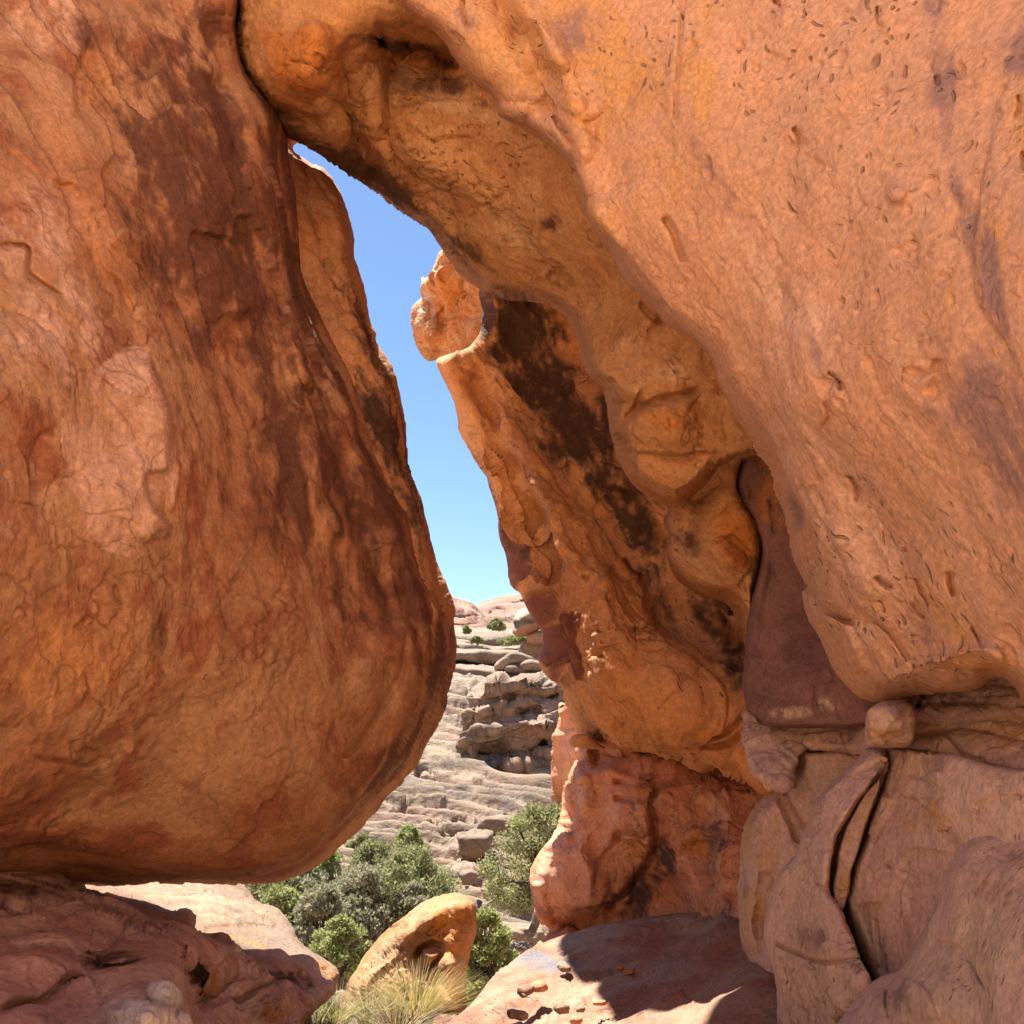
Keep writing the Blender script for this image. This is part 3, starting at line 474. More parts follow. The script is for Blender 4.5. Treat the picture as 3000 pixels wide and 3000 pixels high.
relief('wall_face', pW, cW, M['wall'], arch, step=6, rw=60, rd=0.45, thick=1.3, rough=2.5, backw=260,
  feats=[('valley', [(1150, 60), (1330, 150), (1560, 320), (1680, 420)], 40, .08), ('ridge', [(1480, -40), (1600, 100), (1680, 300), (1700, 450), (1740, 600), (1830, 760)], 36, .16), ('valley', [(1380, -60), (1480, 60), (1590, 220), (1640, 370)], 45, .14),
         ('valley', [(1740, 330), (1790, 440), (1860, 560)], 50, .06), ('crack', [(2005, -20), (2003, 120), (1995, 240), (1990, 380)], 4, .04), ('crack', [(1355, -10), (1362, 50), (1380, 90)], 6, .06), ('crack', [(1215, 52), (1250, 90), (1285, 115)], 7, .07),
         ('crack', [(1632, 345), (1660, 380), (1685, 430)], 8, .10), ('crack', [(1676, 490), (1690, 510), (1705, 535)], 9, .14), ('crack', [(1958, 635), (1985, 680), (2000, 730), (2010, 770)], 8, .07),
         ('crack', [(1870, 855), (1905, 900), (1950, 935)], 8, .10), ('valley', [(2350, 380), (2300, 700), (2240, 950)], 60, .02),
         ('crack', [(2400, 1090), (2425, 1130), (2440, 1155)], 7, .06), ('crack', [(2328, 375), (2345, 400), (2348, 430)], 7, .05), ('crack', [(2270, 10), (2295, 25), (2302, 55)], 6, .05),
         ('crack', [(2395, 1185), (2408, 1205), (2415, 1235), (2395, 1265)], 6, .05), ('crack', [(2470, 1400), (2490, 1435), (2492, 1480)], 7, .06),
         ('crack', [(2352, 1700), (2375, 1745), (2400, 1790), (2450, 1822), (2495, 1835)], 11, .16), ('crack', [(2495, 1832), (2540, 1825), (2590, 1870), (2640, 1950), (2660, 1975)], 6, .06),
         ('crack', [(2557, 1685), (2570, 1710), (2600, 1732)], 7, .07), ('crack', [(2665, 1700), (2680, 1740), (2710, 1780)], 5, .05), ('crack', [(2788, 1670), (2792, 1710), (2805, 1745)], 7, .07), ('crack', [(2650, 1770), (2665, 1800), (2685, 1820)], 6, .06), ('crack', [(2845, 1830), (2865, 1860), (2878, 1905)], 5, .05),
         ('valley', [(2620, 1090), (2720, 1140), (2790, 1230), (2850, 1350), (2950, 1500)], 40, .03), ('crack', [(2640, 1095), (2680, 1105), (2705, 1085), (2710, 1060)], 8, .04),
         ('valley', [(2640, 2010), (2740, 1995), (2840, 1980), (2930, 1975)], 26, .12), ('ridge', [(2600, 1990), (2750, 1935), (2880, 1905), (2960, 1960)], 24, .08), ('crack', [(2760, 1935), (2790, 1945), (2820, 1948)], 6, .06),
         ('valley', [(2130, 1100), (2260, 1400), (2380, 1700)], 45, .05), ('ridge', [(2250, 1150), (2400, 1500), (2560, 1800)], 70, .06), ('crack', [(2960, 260), (2965, 300), (2955, 340)], 6, .04), ('crack', [(2975, 430), (2990, 500)], 7, .04), ('crack', [(2730, 210), (2737, 245)], 6, .04), ('crack', [(2575, 20), (2580, 80)], 6, .04),
         ('step', [(2930, 200), (2900, 330), (2880, 480), (2850, 620), (2830, 800), (2850, 900), (2900, 1000), (2960, 1100)], 150, -.04)],
  bumps=[(2625, 560, 42, 42, 15, .07), (2680, 1110, 45, 30, 20, .05), (2300, 60, 30, 30, 0, .03), (2300, 40, 40, 20, 0, .02), (2400, 1500, 120, 260, -20, .05), (1850, 300, 40, 60, 0, -.04), (2050, 300, 180, 400, -15, .06)],
  disp=[('fbm', 0.9, 0.12, {'grain': GW, 'str': 2.0}), ('fbm', 2.6, 0.03, {'grain': GW, 'str': 2.5}), ('flake', 1.3, 0.03, {'n': 4, 'lip': .03, 'grain': GW, 'str': 2, 'oct': 2, 'gate': 0}), ('pit', 14, 0.02, {'t': .72, 'grain': GW, 'str': 2.6}), ('pit', 28, 0.010, {'t': .68, 'grain': GW, 'str': 2.2}), ('fbm', 20, 0.003, {'oct': 2})],
  stains=[(2, 1800, 350, 170, 500, -20, .6), (2, 1500, 130, 220, 160, 30, .5), (2, 2060, 120, 60, 220, 0, .6), (2, 1830, 620, 90, 220, -20, .6), (2, 2940, 400, 80, 260, 10, .6), (2, 2660, 420, 12, 60, 12, .7), (2, 2760, 850, 14, 90, 15, .6), (2, 2880, 680, 70, 120, 0, .55), (2, 2850, 1960, 200, 26, -5, .8), (2, 2780, 1750, 70, 240, -15, .4),
          (1, 2250, 900, 160, 330, -15, .45), (1, 2500, 1550, 120, 330, -25, .45), (1, 2520, 1850, 60, 60, 0, .5), (1, 2350, 1350, 90, 260, -20, .35),
          (0, 2740, 130, 330, 40, 85, .55), (0, 2830, 620, 420, 45, 75, .5), (0, 2720, 1230, 140, 60, 30, .5), (0, 2900, 1280, 90, 280, -20, .55), (0, 2980, 60, 60, 200, 10, .5), (0, 2130, 570, 220, 26, 60, .35), (0, 2220, 700, 120, 16, 60, .3), (0, 1700, 90, 100, 90, 0, .28), (0, 2370, 1050, 110, 24, 70, .3), (0, 1360, 60, 60, 40, 40, .35), (0, 2670, 1870, 60, 40, 0, .3), (0, 2310, 1500, 60, 12, 75, .4)])
# folded orange overhang; alcove above it darkened by varnish plus painted-in shade
pF = [(1417, 820), (1416, 900), (1420, 960), (1395, 1000), (1360, 1030), (1283, 1050), (1290, 1093), (1311, 1135), (1329, 1176), (1342, 1223), (1344, 1259), (1362, 1305), (1393, 1357), (1424, 1399), (1430, 1430), (1450, 1481), (1458, 1518), (1461, 1575), (1481, 1626), (1487, 1688), (1497, 1719), (1523, 1740), (1543, 1787), (1569, 1828), (1585, 1854), (1585, 1911), (1577, 1932), (1585, 1968), (1618, 2000), (1642, 2016), (1650, 2050), (1663, 2088), (1678, 2124), (1690, 2152), (1730, 2178), (1770, 2192), (1850, 2200), (1932, 2210), (2000, 2218), (2040, 2245), (2100, 2240), (2150, 2262), (2200, 2276), (2300, 2268), (2340, 2220), (2345, 2190), (2500, 2150), (2500, 1700), (2300, 1200), (1900, 800), (1600, 700)]
cF = [(1450, 900, 7.6), (1560, 980, 7.6), (1650, 1150, 7.5), (1350, 1120, 7.6), (1450, 1300, 7.1), (1600, 1350, 6.9), (1700, 1300, 7.3), (1500, 1550, 6.8), (1650, 1600, 6.3), (1850, 1500, 6.9), (1950, 1650, 6.7), (1620, 1850, 6.3), (1750, 1800, 5.8), (1900, 1850, 5.9), (2080, 1850, 6.6), (1700, 2050, 6.1), (1850, 2050, 5.5), (2000, 2050, 5.3), (2150, 2050, 5.5), (1850, 2170, 6.1), (2050, 2200, 5.7), (2250, 2220, 5.2), (2300, 2000, 5.6), (2400, 1400, 6.5)]
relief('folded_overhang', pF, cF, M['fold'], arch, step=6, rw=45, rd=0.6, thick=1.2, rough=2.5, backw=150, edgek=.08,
  feats=[('valley', [(1430, 900), (1500, 1000), (1560, 1090), (1620, 1180), (1600, 1280), (1660, 1380), (1760, 1470), (1850, 1560), (1930, 1650)], 81, 0.125), ('ridge', [(1430, 1040), (1480, 1180), (1530, 1330), (1620, 1480), (1720, 1640), (1830, 1780)], 61, 0.175),
         ('ridge', [(1340, 1090), (1370, 1200), (1420, 1330), (1480, 1480), (1530, 1640), (1600, 1780)], 35, 0.11), ('valley', [(1390, 1060), (1410, 1150), (1470, 1290), (1500, 1420), (1560, 1560)], 27, 0.15), ('ridge', [(1690, 1150), (1730, 1250), (1760, 1350), (1830, 1430)], 68, 0.175),
         ('valley', [(1560, 1560), (1640, 1700), (1700, 1850), (1740, 2000)], 35, 0.11), ('ridge', [(1640, 1640), (1720, 1760), (1780, 1900), (1800, 2040)], 54, 0.11), ('ridge', [(1860, 1640), (1900, 1760), (1920, 1900), (1990, 2020)], 54, 0.125), ('valley', [(1800, 1700), (1850, 1830), (1860, 1960)], 35, 0.1),
         ('valley', [(1960, 1760), (2050, 1810), (2120, 1850), (2160, 1950)], 74, 0.175), ('step', [(1985, 1700), (2060, 1770), (2140, 1800), (2180, 1870)], 80, 0.2), ('valley', [(1590, 1950), (1680, 1985), (1800, 2010)], 32, 0.06), ('crack', [(2060, 2115), (2150, 2130), (2260, 2135)], 9, 0.1), ('crack', [(2050, 2150), (2170, 2160), (2300, 2180)], 9, 0.12),
         ('step', [(2090, 2235), (2150, 2200), (2250, 2190), (2330, 2190)], 60, 0.12), ('crack', [(1565, 1490), (1580, 1510), (1592, 1525)], 8, 0.08), ('crack', [(1705, 1680), (1725, 1700)], 8, 0.08), ('crack', [(1740, 1930), (1770, 1960)], 8, 0.08), ('crack', [(1835, 1855), (1870, 1862), (1930, 1862)], 7, 0.08), ('ridge', [(1590, 1890), (1640, 1860), (1690, 1800)], 35, 0.075), ('step', [(1740, 1660), (1820, 1620), (1880, 1580), (1900, 1540)], 60, 0.1)],
  bumps=(),
  disp=[('fbm', 1.3, 0.20, {'grain': (0.45, -0.1, -0.85), 'str': 2.0}), ('scoop', 1.5, 0.22, {'grain': (0.5, -0.1, -0.85), 'str': 3.0}), ('scoop', 4.5, 0.06, {'grain': (0.5, -0.1, -0.85), 'str': 3.0}), ('ridge', 9, 0.012, {'grain': (0.45, -0.1, -0.85), 'str': 3.5, 'oct': 3}), ('flake', 2.6, 0.05, {'n': 6, 'lip': .10, 'grain': (0.45, -0.1, -0.85), 'str': 4}), ('crack', 5, 0.03, {'w': .05, 'grain': (0.45, -0.1, -0.85), 'str': 2}), ('fbm', 16, 0.012)],
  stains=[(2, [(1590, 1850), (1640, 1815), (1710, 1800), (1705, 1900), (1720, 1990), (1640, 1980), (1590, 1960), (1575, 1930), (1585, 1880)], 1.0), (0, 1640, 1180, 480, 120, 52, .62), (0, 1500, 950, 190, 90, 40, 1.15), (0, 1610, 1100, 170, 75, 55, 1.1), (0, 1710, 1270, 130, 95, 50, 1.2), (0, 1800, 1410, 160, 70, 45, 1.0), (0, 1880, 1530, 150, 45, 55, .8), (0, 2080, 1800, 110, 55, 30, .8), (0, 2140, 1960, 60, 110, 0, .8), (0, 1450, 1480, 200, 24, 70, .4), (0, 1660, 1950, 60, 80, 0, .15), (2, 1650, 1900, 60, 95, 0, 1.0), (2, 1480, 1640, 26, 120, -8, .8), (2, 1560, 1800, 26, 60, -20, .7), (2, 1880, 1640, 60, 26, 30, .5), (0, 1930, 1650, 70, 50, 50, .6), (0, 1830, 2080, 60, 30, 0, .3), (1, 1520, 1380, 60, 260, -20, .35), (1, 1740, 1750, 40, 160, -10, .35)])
# buttress behind the wall edge, and the smooth brown slab
pB = [(1947, 1400), (1953, 1470), (1957, 1497), (1947, 1528), (1962, 1569), (1955, 1611), (1963, 1657), (1983, 1694), (2005, 1716), (2052, 1745), (2119, 1766), (2155, 1802), (2176, 1854), (2184, 1932), (2179, 2000), (2186, 2060), (2215, 2095), (2260, 2090), (2240, 1900), (2235, 1750), (2238, 1620), (2230, 1575), (2209, 1518), (2178, 1476), (2162, 1430), (2168, 1373), (2200, 1290), (2230, 1200), (2100, 1150)]
relief('buttress', pB, [(1980, 1450, 5.5), (2000, 1600, 5.35), (2100, 1500, 5.1), (2140, 1650, 5.05), (2200, 1600, 5.1), (2100, 1720, 5.2), (2190, 1850, 5.1), (2200, 2000, 5.0), (2100, 1300, 5.2)], M['ceil'], arch, step=5, rw=40, rd=0.45, thick=0.7, rough=2,
  feats=[('crack', [(2090, 1592), (2110, 1585), (2130, 1582), (2140, 1595), (2165, 1610)], 5, .05), ('step', [(2140, 1560), (2180, 1610), (2225, 1640)], 50, -.08), ('valley', [(2000, 1480), (2060, 1460), (2130, 1400)], 24, .16), ('valley', [(2140, 1260), (2130, 1400), (2125, 1520)], 20, .08), ('ridge', [(2000, 1640), (2080, 1620), (2180, 1700)], 40, .10)],
  disp=[('fbm', 1.6, 0.08), ('flake', 4, 0.025, {'n': 5, 'lip': .08}), ('fbm', 14, 0.005)], stains=[(0, 2030, 1540, 40, 100, 0, .35), (2, 2170, 1560, 60, 100, 0, .8), (1, 2050, 1680, 80, 50, 20, .4), (1, 2190, 1850, 20, 160, 0, .5)])
pD = [(2191, 1255), (2185, 1330), (2165, 1373), (2158, 1430), (2172, 1476), (2203, 1518), (2225, 1575), (2232, 1616), (2220, 1688), (2202, 1761), (2188, 1854), (2182, 1930), (2176, 2000), (2189, 2072), (2220, 2105), (2254, 2129), (2340, 2133), (2400, 2132), (2520, 2130), (2700, 2050), (2600, 1700), (2400, 1300), (2280, 1150)]
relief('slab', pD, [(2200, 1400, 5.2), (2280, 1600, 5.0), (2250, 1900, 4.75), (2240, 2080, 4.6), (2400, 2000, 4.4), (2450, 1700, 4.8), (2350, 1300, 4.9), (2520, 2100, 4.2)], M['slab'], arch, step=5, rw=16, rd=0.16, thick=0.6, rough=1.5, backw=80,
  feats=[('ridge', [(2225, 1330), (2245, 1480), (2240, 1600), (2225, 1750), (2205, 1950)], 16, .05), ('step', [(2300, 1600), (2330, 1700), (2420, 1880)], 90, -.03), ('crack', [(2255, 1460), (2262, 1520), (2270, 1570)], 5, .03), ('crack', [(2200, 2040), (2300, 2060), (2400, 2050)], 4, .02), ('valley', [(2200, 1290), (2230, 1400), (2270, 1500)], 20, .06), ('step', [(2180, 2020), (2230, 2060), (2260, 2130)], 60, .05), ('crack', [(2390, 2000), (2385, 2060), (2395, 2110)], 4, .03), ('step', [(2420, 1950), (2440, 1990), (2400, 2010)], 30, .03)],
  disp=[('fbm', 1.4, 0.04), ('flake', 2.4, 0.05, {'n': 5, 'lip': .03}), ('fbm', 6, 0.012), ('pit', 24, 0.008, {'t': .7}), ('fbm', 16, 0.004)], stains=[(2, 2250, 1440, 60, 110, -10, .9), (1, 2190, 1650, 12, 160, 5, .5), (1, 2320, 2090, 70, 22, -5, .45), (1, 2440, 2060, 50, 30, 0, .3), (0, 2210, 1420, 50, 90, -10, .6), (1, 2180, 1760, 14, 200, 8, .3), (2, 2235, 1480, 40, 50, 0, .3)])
# bedding band under the wall
pS = [(2180, 2090), (2254, 2124), (2340, 2128), (2500, 2112), (2560, 2040), (2700, 2000), (2900, 1940), (3000, 1960), (3200, 2000), (3600, 2050), (3600, 2420), (3100, 2280), (3000, 2262), (2930, 2245), (2854, 2236), (2800, 2215), (2700, 2200), (2600, 2200), (2540, 2200), (2460, 2199), (2345, 2196), (2300, 2300), (2200, 2250)]
relief('bedding_band', pS, [(2260, 2170, 4.78), (2400, 2165, 4.66), (2540, 2150, 4.35), (2700, 2100, 4.0), (2900, 2100, 3.5), (3100, 2150, 3.0), (2900, 2000, 3.75), (2650, 2180, 3.9), (3000, 2230, 3.0), (3500, 2200, 2.4)], M['mauve'], arch, step=4, rw=8, rd=0.06, thick=0.6, rough=2, backw=80, edgek=.8,
  feats=[('step', [(3080, 2085), (2900, 2068), (2740, 2078), (2600, 2085)], 60, -.10), ('step', [(3100, 2205), (2960, 2170), (2840, 2140), (2740, 2150), (2680, 2160)], 50, -.10), ('crack', [(2700, 2165), (2760, 2150), (2800, 2180), (2830, 2215), (2900, 2235)], 5, .06), ('crack', [(2345, 2188), (2440, 2196), (2540, 2197)], 4, .08), ('crack', [(2478, 2140), (2474, 2165), (2480, 2190)], 3, .03), ('step', [(2530, 2150), (2475, 2150), (2470, 2195)], 50, .04)],
  disp=[('fbm', 1.8, 0.03), ('strata', 8, 0.02, {'p': 2, 'tilt': -.1}), ('strata', 21, 0.007, {'p': 2, 'tilt': -.1}), ('flake', 3, 0.04, {'n': 5, 'lip': .04}), ('fbm', 14, 0.004)], stains=[(2, 2780, 2160, 160, 40, 10, .6), (2, 2950, 2140, 90, 60, 0, .7), (1, 2850, 2190, 120, 26, 15, .5), (1, 2420, 2170, 60, 20, 0, .4), (0, 2800, 2050, 260, 22, 0, .5), (0, 2500, 2160, 40, 20, 0, .4)])
# red pedestal
pP = [(1688, 2188), (1700, 2230), (1691, 2238), (1668, 2285), (1644, 2331), (1639, 2373), (1637, 2414), (1611, 2455), (1590, 2481), (1575, 2512), (1564, 2549), (1562, 2611), (1569, 2668), (1580, 2699), (1612, 2722), (1600, 2745), (1560, 2780), (1540, 2830), (1900, 3000), (2300, 3050), (2400, 2900), (2400, 2200), (2250, 2120), (1900, 2120), (1760, 2150)]
cP = [(1720, 2215, 7.15), (1900, 2225, 6.85), (2100, 2290, 6.4), (2250, 2290, 5.9), (1800, 2300, 6.85), (1950, 2330, 6.45), (2120, 2370, 6.0), (1680, 2380, 7.0), (1640, 2600, 6.9), (1750, 2600, 6.75), (1850, 2450, 6.5), (1900, 2600, 6.7), (2000, 2450, 6.2), (2000, 2650, 6.3), (2130, 2550, 5.6), (1650, 2710, 7.05), (1800, 2720, 6.85), (2000, 2740, 6.3), (2150, 2750, 5.6), (1600, 2790, 6.6), (1800, 2830, 6.2), (2050, 2860, 5.3), (2250, 2850, 4.9), (2250, 2990, 4.3), (1950, 2980, 5.2), (2300, 2600, 5.2)]
relief('pedestal', pP, cP, M['red'], arch, step=5, rw=34, rd=0.5, thick=1.0, rough=4, backw=140,
  feats=[('step', [(1700, 2255), (1790, 2260), (1870, 2285), (1940, 2285)], 60, .10), ('valley', [(1720, 2205), (1830, 2215), (1950, 2230), (2100, 2270)], 20, .30), ('crack', [(1933, 2290), (1930, 2350), (1925, 2440), (1895, 2540), (1850, 2600), (1800, 2640), (1770, 2700)], 9, .16), ('step', [(1933, 2300), (1930, 2360), (1925, 2440), (1890, 2545), (1840, 2605), (1780, 2612)], 110, .08),
         ('crack', [(1815, 2350), (1860, 2355), (1925, 2355)], 7, .08), ('crack', [(1800, 2480), (1820, 2440), (1890, 2450), (1925, 2440)], 6, .07), ('crack', [(1740, 2630), (1750, 2540), (1790, 2480), (1810, 2430)], 6, .07), ('crack', [(1810, 2300), (1870, 2310), (1930, 2300)], 7, .08), ('crack', [(1600, 2600), (1608, 2640), (1618, 2672)], 7, .06),
         ('crack', [(1580, 2590), (1590, 2520), (1600, 2480)], 9, .10), ('valley', [(1590, 2725), (1700, 2742), (1850, 2745), (2000, 2740)], 26, .16), ('step', [(1600, 2755), (1700, 2740), (1850, 2735), (1960, 2745)], 60, .06), ('step', [(1700, 2440), (1660, 2490), (1600, 2500)], 80, -.10), ('valley', [(1690, 2280), (1670, 2360), (1660, 2440)], 24, .22),
         ('bump', [(0, 0), (1, 1)], 1, 0), ('ridge', [(1700, 2260), (1720, 2380), (1700, 2480), (1730, 2600), (1720, 2690)], 26, .12), ('valley', [(2070, 2330), (2050, 2450), (2000, 2560), (1960, 2700)], 40, .14), ('ridge', [(2130, 2330), (2110, 2480), (2110, 2650), (2130, 2800)], 34, .16), ('step', [(2000, 2380), (2060, 2340), (2150, 2330)], 60, .10),
         ('step', [(1900, 2830), (1960, 2780), (2050, 2790), (2110, 2830), (2100, 2900)], 70, .14), ('crack', [(2100, 2790), (2105, 2840), (2090, 2900)], 8, .10), ('step', [(2110, 2840), (2180, 2830), (2220, 2860)], 60, .10), ('crack', [(1960, 2900), (2020, 2950), (2090, 2930)], 8, .10), ('crack', [(1940, 2830), (1930, 2880), (1960, 2920)], 7, .08)],
  bumps=[(1780, 2640, 18, 22, 0, -0.140), (1890, 2280, 60, 26, 0, 0.060), (1980, 2270, 60, 26, 5, 0.072), (2090, 2340, 60, 40, 0, 0.060), (1870, 2400, 60, 40, 0, 0.040), (1860, 2560, 60, 60, 0, 0.048), (2040, 2470, 60, 60, 20, 0.060), (1650, 2600, 60, 90, 0, 0.048)],
  disp=[('fbm', 1.6, 0.05), ('scoop', 1.8, .15, {'grain': (.15, 0, 1), 'str': .6}), ('scoop', 5, .04, {'grain': (.2, 0, 1), 'str': .7}), ('flake', 2.4, 0.08, {'n': 6, 'lip': .05}), ('flake', 8, 0.03, {'n': 4, 'lip': .1}), ('crack', 4, 0.03, {'w': .03}), ('fbm', 18, 0.010)],
  stains=[(0, [(1960, 2480), (1900, 2560), (1850, 2620), (1800, 2690), (1850, 2690), (1900, 2680), (1930, 2600), (1980, 2560), (1985, 2500)], .6), (1, [(1590, 2500), (1680, 2490), (1720, 2580), (1715, 2670), (1640, 2680), (1580, 2650)], .55), (0, 1880, 2620, 90, 50, 110, .8), (0, 1930, 2540, 30, 90, 15, .7), (0, 2090, 2480, 30, 120, 10, .5), (0, 1900, 2290, 90, 30, 0, .3), (0, 2140, 2700, 40, 110, 0, .5), (1, 1670, 2600, 70, 70, 0, .75), (1, 1640, 2450, 40, 60, 20, .7), (1, 1730, 2770, 200, 30, 0, .3), (2, 1860, 2520, 60, 70, 20, .6), (2, 1750, 2710, 120, 20, 5, .6), (2, 2040, 2680, 40, 40, 0, .6), (2, 1900, 2340, 40, 30, 0, .5), (2, 2100, 2250, 110, 30, 10, .7), (2, 2050, 2470, 50, 50, 0, .4)])
# side flake on the joint
relief('joint_stone', [(1665, 2171), (1680, 2155), (1725, 2152), (1745, 2170), (1775, 2192), (1760, 2196), (1700, 2192), (1672, 2185)], [(1665, 2171, 6.3), (1770, 2180, 6.3), (1720, 2160, 6.2), (1720, 2190, 6.3)], M['fold'], arch, step=4, rw=14, rd=.12, thick=.5, rough=1, disp=[('fbm', 5, .02)])
# yellow-tan pier between pedestal and cracked block
pQ = [(2342, 2185), (2640, 2190), (2760, 2260), (2760, 2900), (2700, 3400), (2200, 3400), (2190, 3100), (2206, 2990), (2215, 2900), (2202, 2854), (2180, 2790), (2168, 2740), (2162, 2640), (2165, 2540), (2171, 2466), (2178, 2425), (2207, 2365), (2255, 2320), (2300, 2290), (2330, 2235)]
relief('pier', pQ, [(2360, 2220, 4.7), (2500, 2220, 4.6), (2400, 2350, 4.55), (2200, 2430, 4.9), (2190, 2650, 4.75), (2220, 2850, 4.55), (2260, 3000, 4.4), (2300, 2500, 4.55), (2350, 2700, 4.4), (2300, 3300, 4.2), (2280, 2360, 4.65), (2700, 2300, 4.5), (2700, 2900, 4.5)], M['mauve'], arch, step=5, rw=40, rd=.45, thick=.9, rough=3, backw=90,
  feats=[('valley', [(2300, 2320), (2330, 2400), (2350, 2460)], 20, .12), ('crack', [(2245, 2370), (2255, 2345), (2262, 2335)], 4, .03), ('ridge', [(2210, 2420), (2210, 2560), (2215, 2700)], 26, .08), ('valley', [(2250, 2560), (2225, 2700), (2240, 2800)], 20, .10)],
  disp=[('fbm', 1.8, 0.06, {'grain': GW, 'str': 2}), ('flake', 4, 0.03, {'n': 5, 'lip': .08}), ('fbm', 16, 0.006)], stains=[(2, 2230, 2480, 90, 110, 0, 1.0), (2, 2200, 2680, 50, 150, 5, .9), (0, 2190, 2560, 20, 90, 10, .4), (0, 2220, 2390, 30, 40, 30, .3), (2, 2270, 2850, 60, 60, 30, .4)])
# ================================================================== RIGHT FOREGROUND BLOCKS
t = thing('split_block', tuple(at(2800, 3300, 3.2)), 'mauve sandstone block at lower right, its left side opened by a long black crack', 'rock block')
relief('block_body', [(2603, 2191), (2700, 2197), (2776, 2207), (2854, 2233), (3000, 2258), (3300, 2300), (3700, 2500), (3700, 3600), (2700, 3600), (2620, 3100), (2600, 2980), (2559, 2890), (2518, 2792), (2487, 2709), (2474, 2647), (2487, 2595), (2502, 2518), (2532, 2440), (2575, 2321), (2601, 2233)],
  [(2620, 2210, 3.75), (2600, 2400, 3.6), (2530, 2620, 3.6), (2560, 2850, 3.5), (2750, 2300, 3.3), (2750, 2600, 3.25), (3000, 2300, 2.75), (3000, 2500, 2.7), (3000, 2900, 2.6), (3500, 2600, 2.0), (2800, 3400, 3.1), (3600, 3500, 2.0)], M['mauve'], t, step=5, rw=12, rd=.22, thick=1.0, rough=2, backw=160,
  feats=[('step', [(2655, 2273), (2700, 2280), (2740, 2265), (2790, 2270)], 50, .05), ('step', [(3020, 2330), (2930, 2330), (2870, 2355), (2865, 2390)], 120, .05), ('crack', [(2788, 2335), (2765, 2355), (2757, 2385)], 5, .03), ('step', [(2570, 2380), (2590, 2350), (2620, 2340), (2735, 2340)], 110, -.03), ('step', [(2630, 2690), (2625, 2620), (2635, 2580)], 30, .03), ('crack', [(2580, 2525), (2600, 2545)], 4, .03), ('crack', [(2545, 2690), (2550, 2760), (2560, 2800), (2555, 2860)], 5, .04), ('valley', [(2780, 2420), (2810, 2500), (2830, 2540)], 20, .06)],
  disp=[('fbm', 1.3, 0.07), ('scoop', 1.1, .07), ('flake', 1.2, 0.06, {'n': 5, 'lip': .02, 'oct': 2, 'gate': .1}), ('fbm', 5, 0.010), ('pit', 20, 0.010, {'t': .72}), ('fbm', 18, 0.003)],
  stains=[(2, 2690, 2400, 120, 60, 10, .6), (2, 2560, 2600, 60, 200, 0, .35), (1, 2840, 2470, 60, 50, 0, .5), (0, 2780, 2230, 220, 40, 10, .4), (0, 2930, 2380, 120, 60, 0, .35), (0, 2900, 2480, 140, 26, 20, .4)])
relief('split_slab', [(2549, 2186), (2600, 2193), (2601, 2228), (2590, 2248), (2549, 2305), (2497, 2373), (2455, 2440), (2435, 2533), (2430, 2616), (2461, 2668), (2487, 2740), (2512, 2813), (2545, 2875), (2538, 2911), (2481, 2968), (2461, 3005), (2450, 3300), (2280, 3400), (2265, 3100), (2269, 3000), (2274, 2906), (2259, 2807), (2241, 2719), (2259, 2647), (2279, 2564), (2331, 2497), (2350, 2440), (2372, 2400), (2372, 2370), (2400, 2330), (2440, 2290), (2500, 2230)],
  [(2560, 2210, 3.75), (2450, 2350, 3.75), (2400, 2500, 3.7), (2330, 2650, 3.8), (2420, 2700, 3.55), (2270, 2800, 3.9), (2450, 2850, 3.45), (2350, 3000, 3.7), (2400, 3300, 3.5)], M['mauve'], t, step=4, rw=12, rd=.16, thick=.45, rough=3.5,
  feats=[('crack', [(2262, 2755), (2290, 2772), (2330, 2790), (2380, 2810), (2440, 2820), (2510, 2815)], 5, .06), ('step', [(2350, 2432), (2400, 2425), (2430, 2460), (2440, 2500)], 60, -.04), ('valley', [(2360, 2500), (2300, 2540)], 20, .05), ('step', [(2595, 2190), (2550, 2220), (2480, 2260)], 40, .04), ('crack', [(2395, 2580), (2420, 2610), (2440, 2640)], 4, .03), ('step', [(2500, 2830), (2500, 2870), (2520, 2910)], 40, -.05), ('crack', [(2380, 2815), (2400, 2830), (2400, 2870)], 4, .03)],
  disp=[('fbm', 1.8, 0.05), ('scoop', 2.2, .05, {'grain': (.3, 0, 1), 'str': 1.6}), ('flake', 1.8, 0.04, {'n': 5, 'lip': .02, 'oct': 2, 'gate': .1}), ('pit', 22, 0.014, {'t': .68, 'grain': (0, 0, 1), 'str': 2}), ('fbm', 18, 0.003)], stains=[(1, 2400, 2920, 110, 60, 0, .5), (0, 2400, 2750, 100, 40, 10, .25), (2, 2520, 2870, 30, 40, 0, .4), (0, 2580, 2250, 20, 30, 0, .6)])
relief('wedged_sliver', [(2582, 2266), (2575, 2321), (2549, 2385), (2520, 2481), (2499, 2549), (2490, 2611), (2470, 2668), (2458, 2660), (2443, 2637), (2440, 2605), (2450, 2528), (2464, 2461), (2490, 2393), (2523, 2334), (2560, 2290)],
  [(2575, 2290, 3.78), (2530, 2380, 3.74), (2480, 2520, 3.7), (2460, 2650, 3.68), (2440, 2600, 3.7)], M['mauve'], t, step=3, rw=8, rd=.08, thick=.3, rough=3, disp=[('fbm', 3, .03), ('flake', 7, .02, {'n': 4, 'lip': .1}), ('fbm', 18, .004)], stains=[(2, 2477, 2600, 20, 40, 0, .7), (1, 2530, 2400, 20, 60, 0, .5)])
t = thing('rounded_outcrop', tuple(at(2800, 3300, 2.6)), 'tan rounded rock in the bottom right corner, in front of the cracked block', 'boulder')
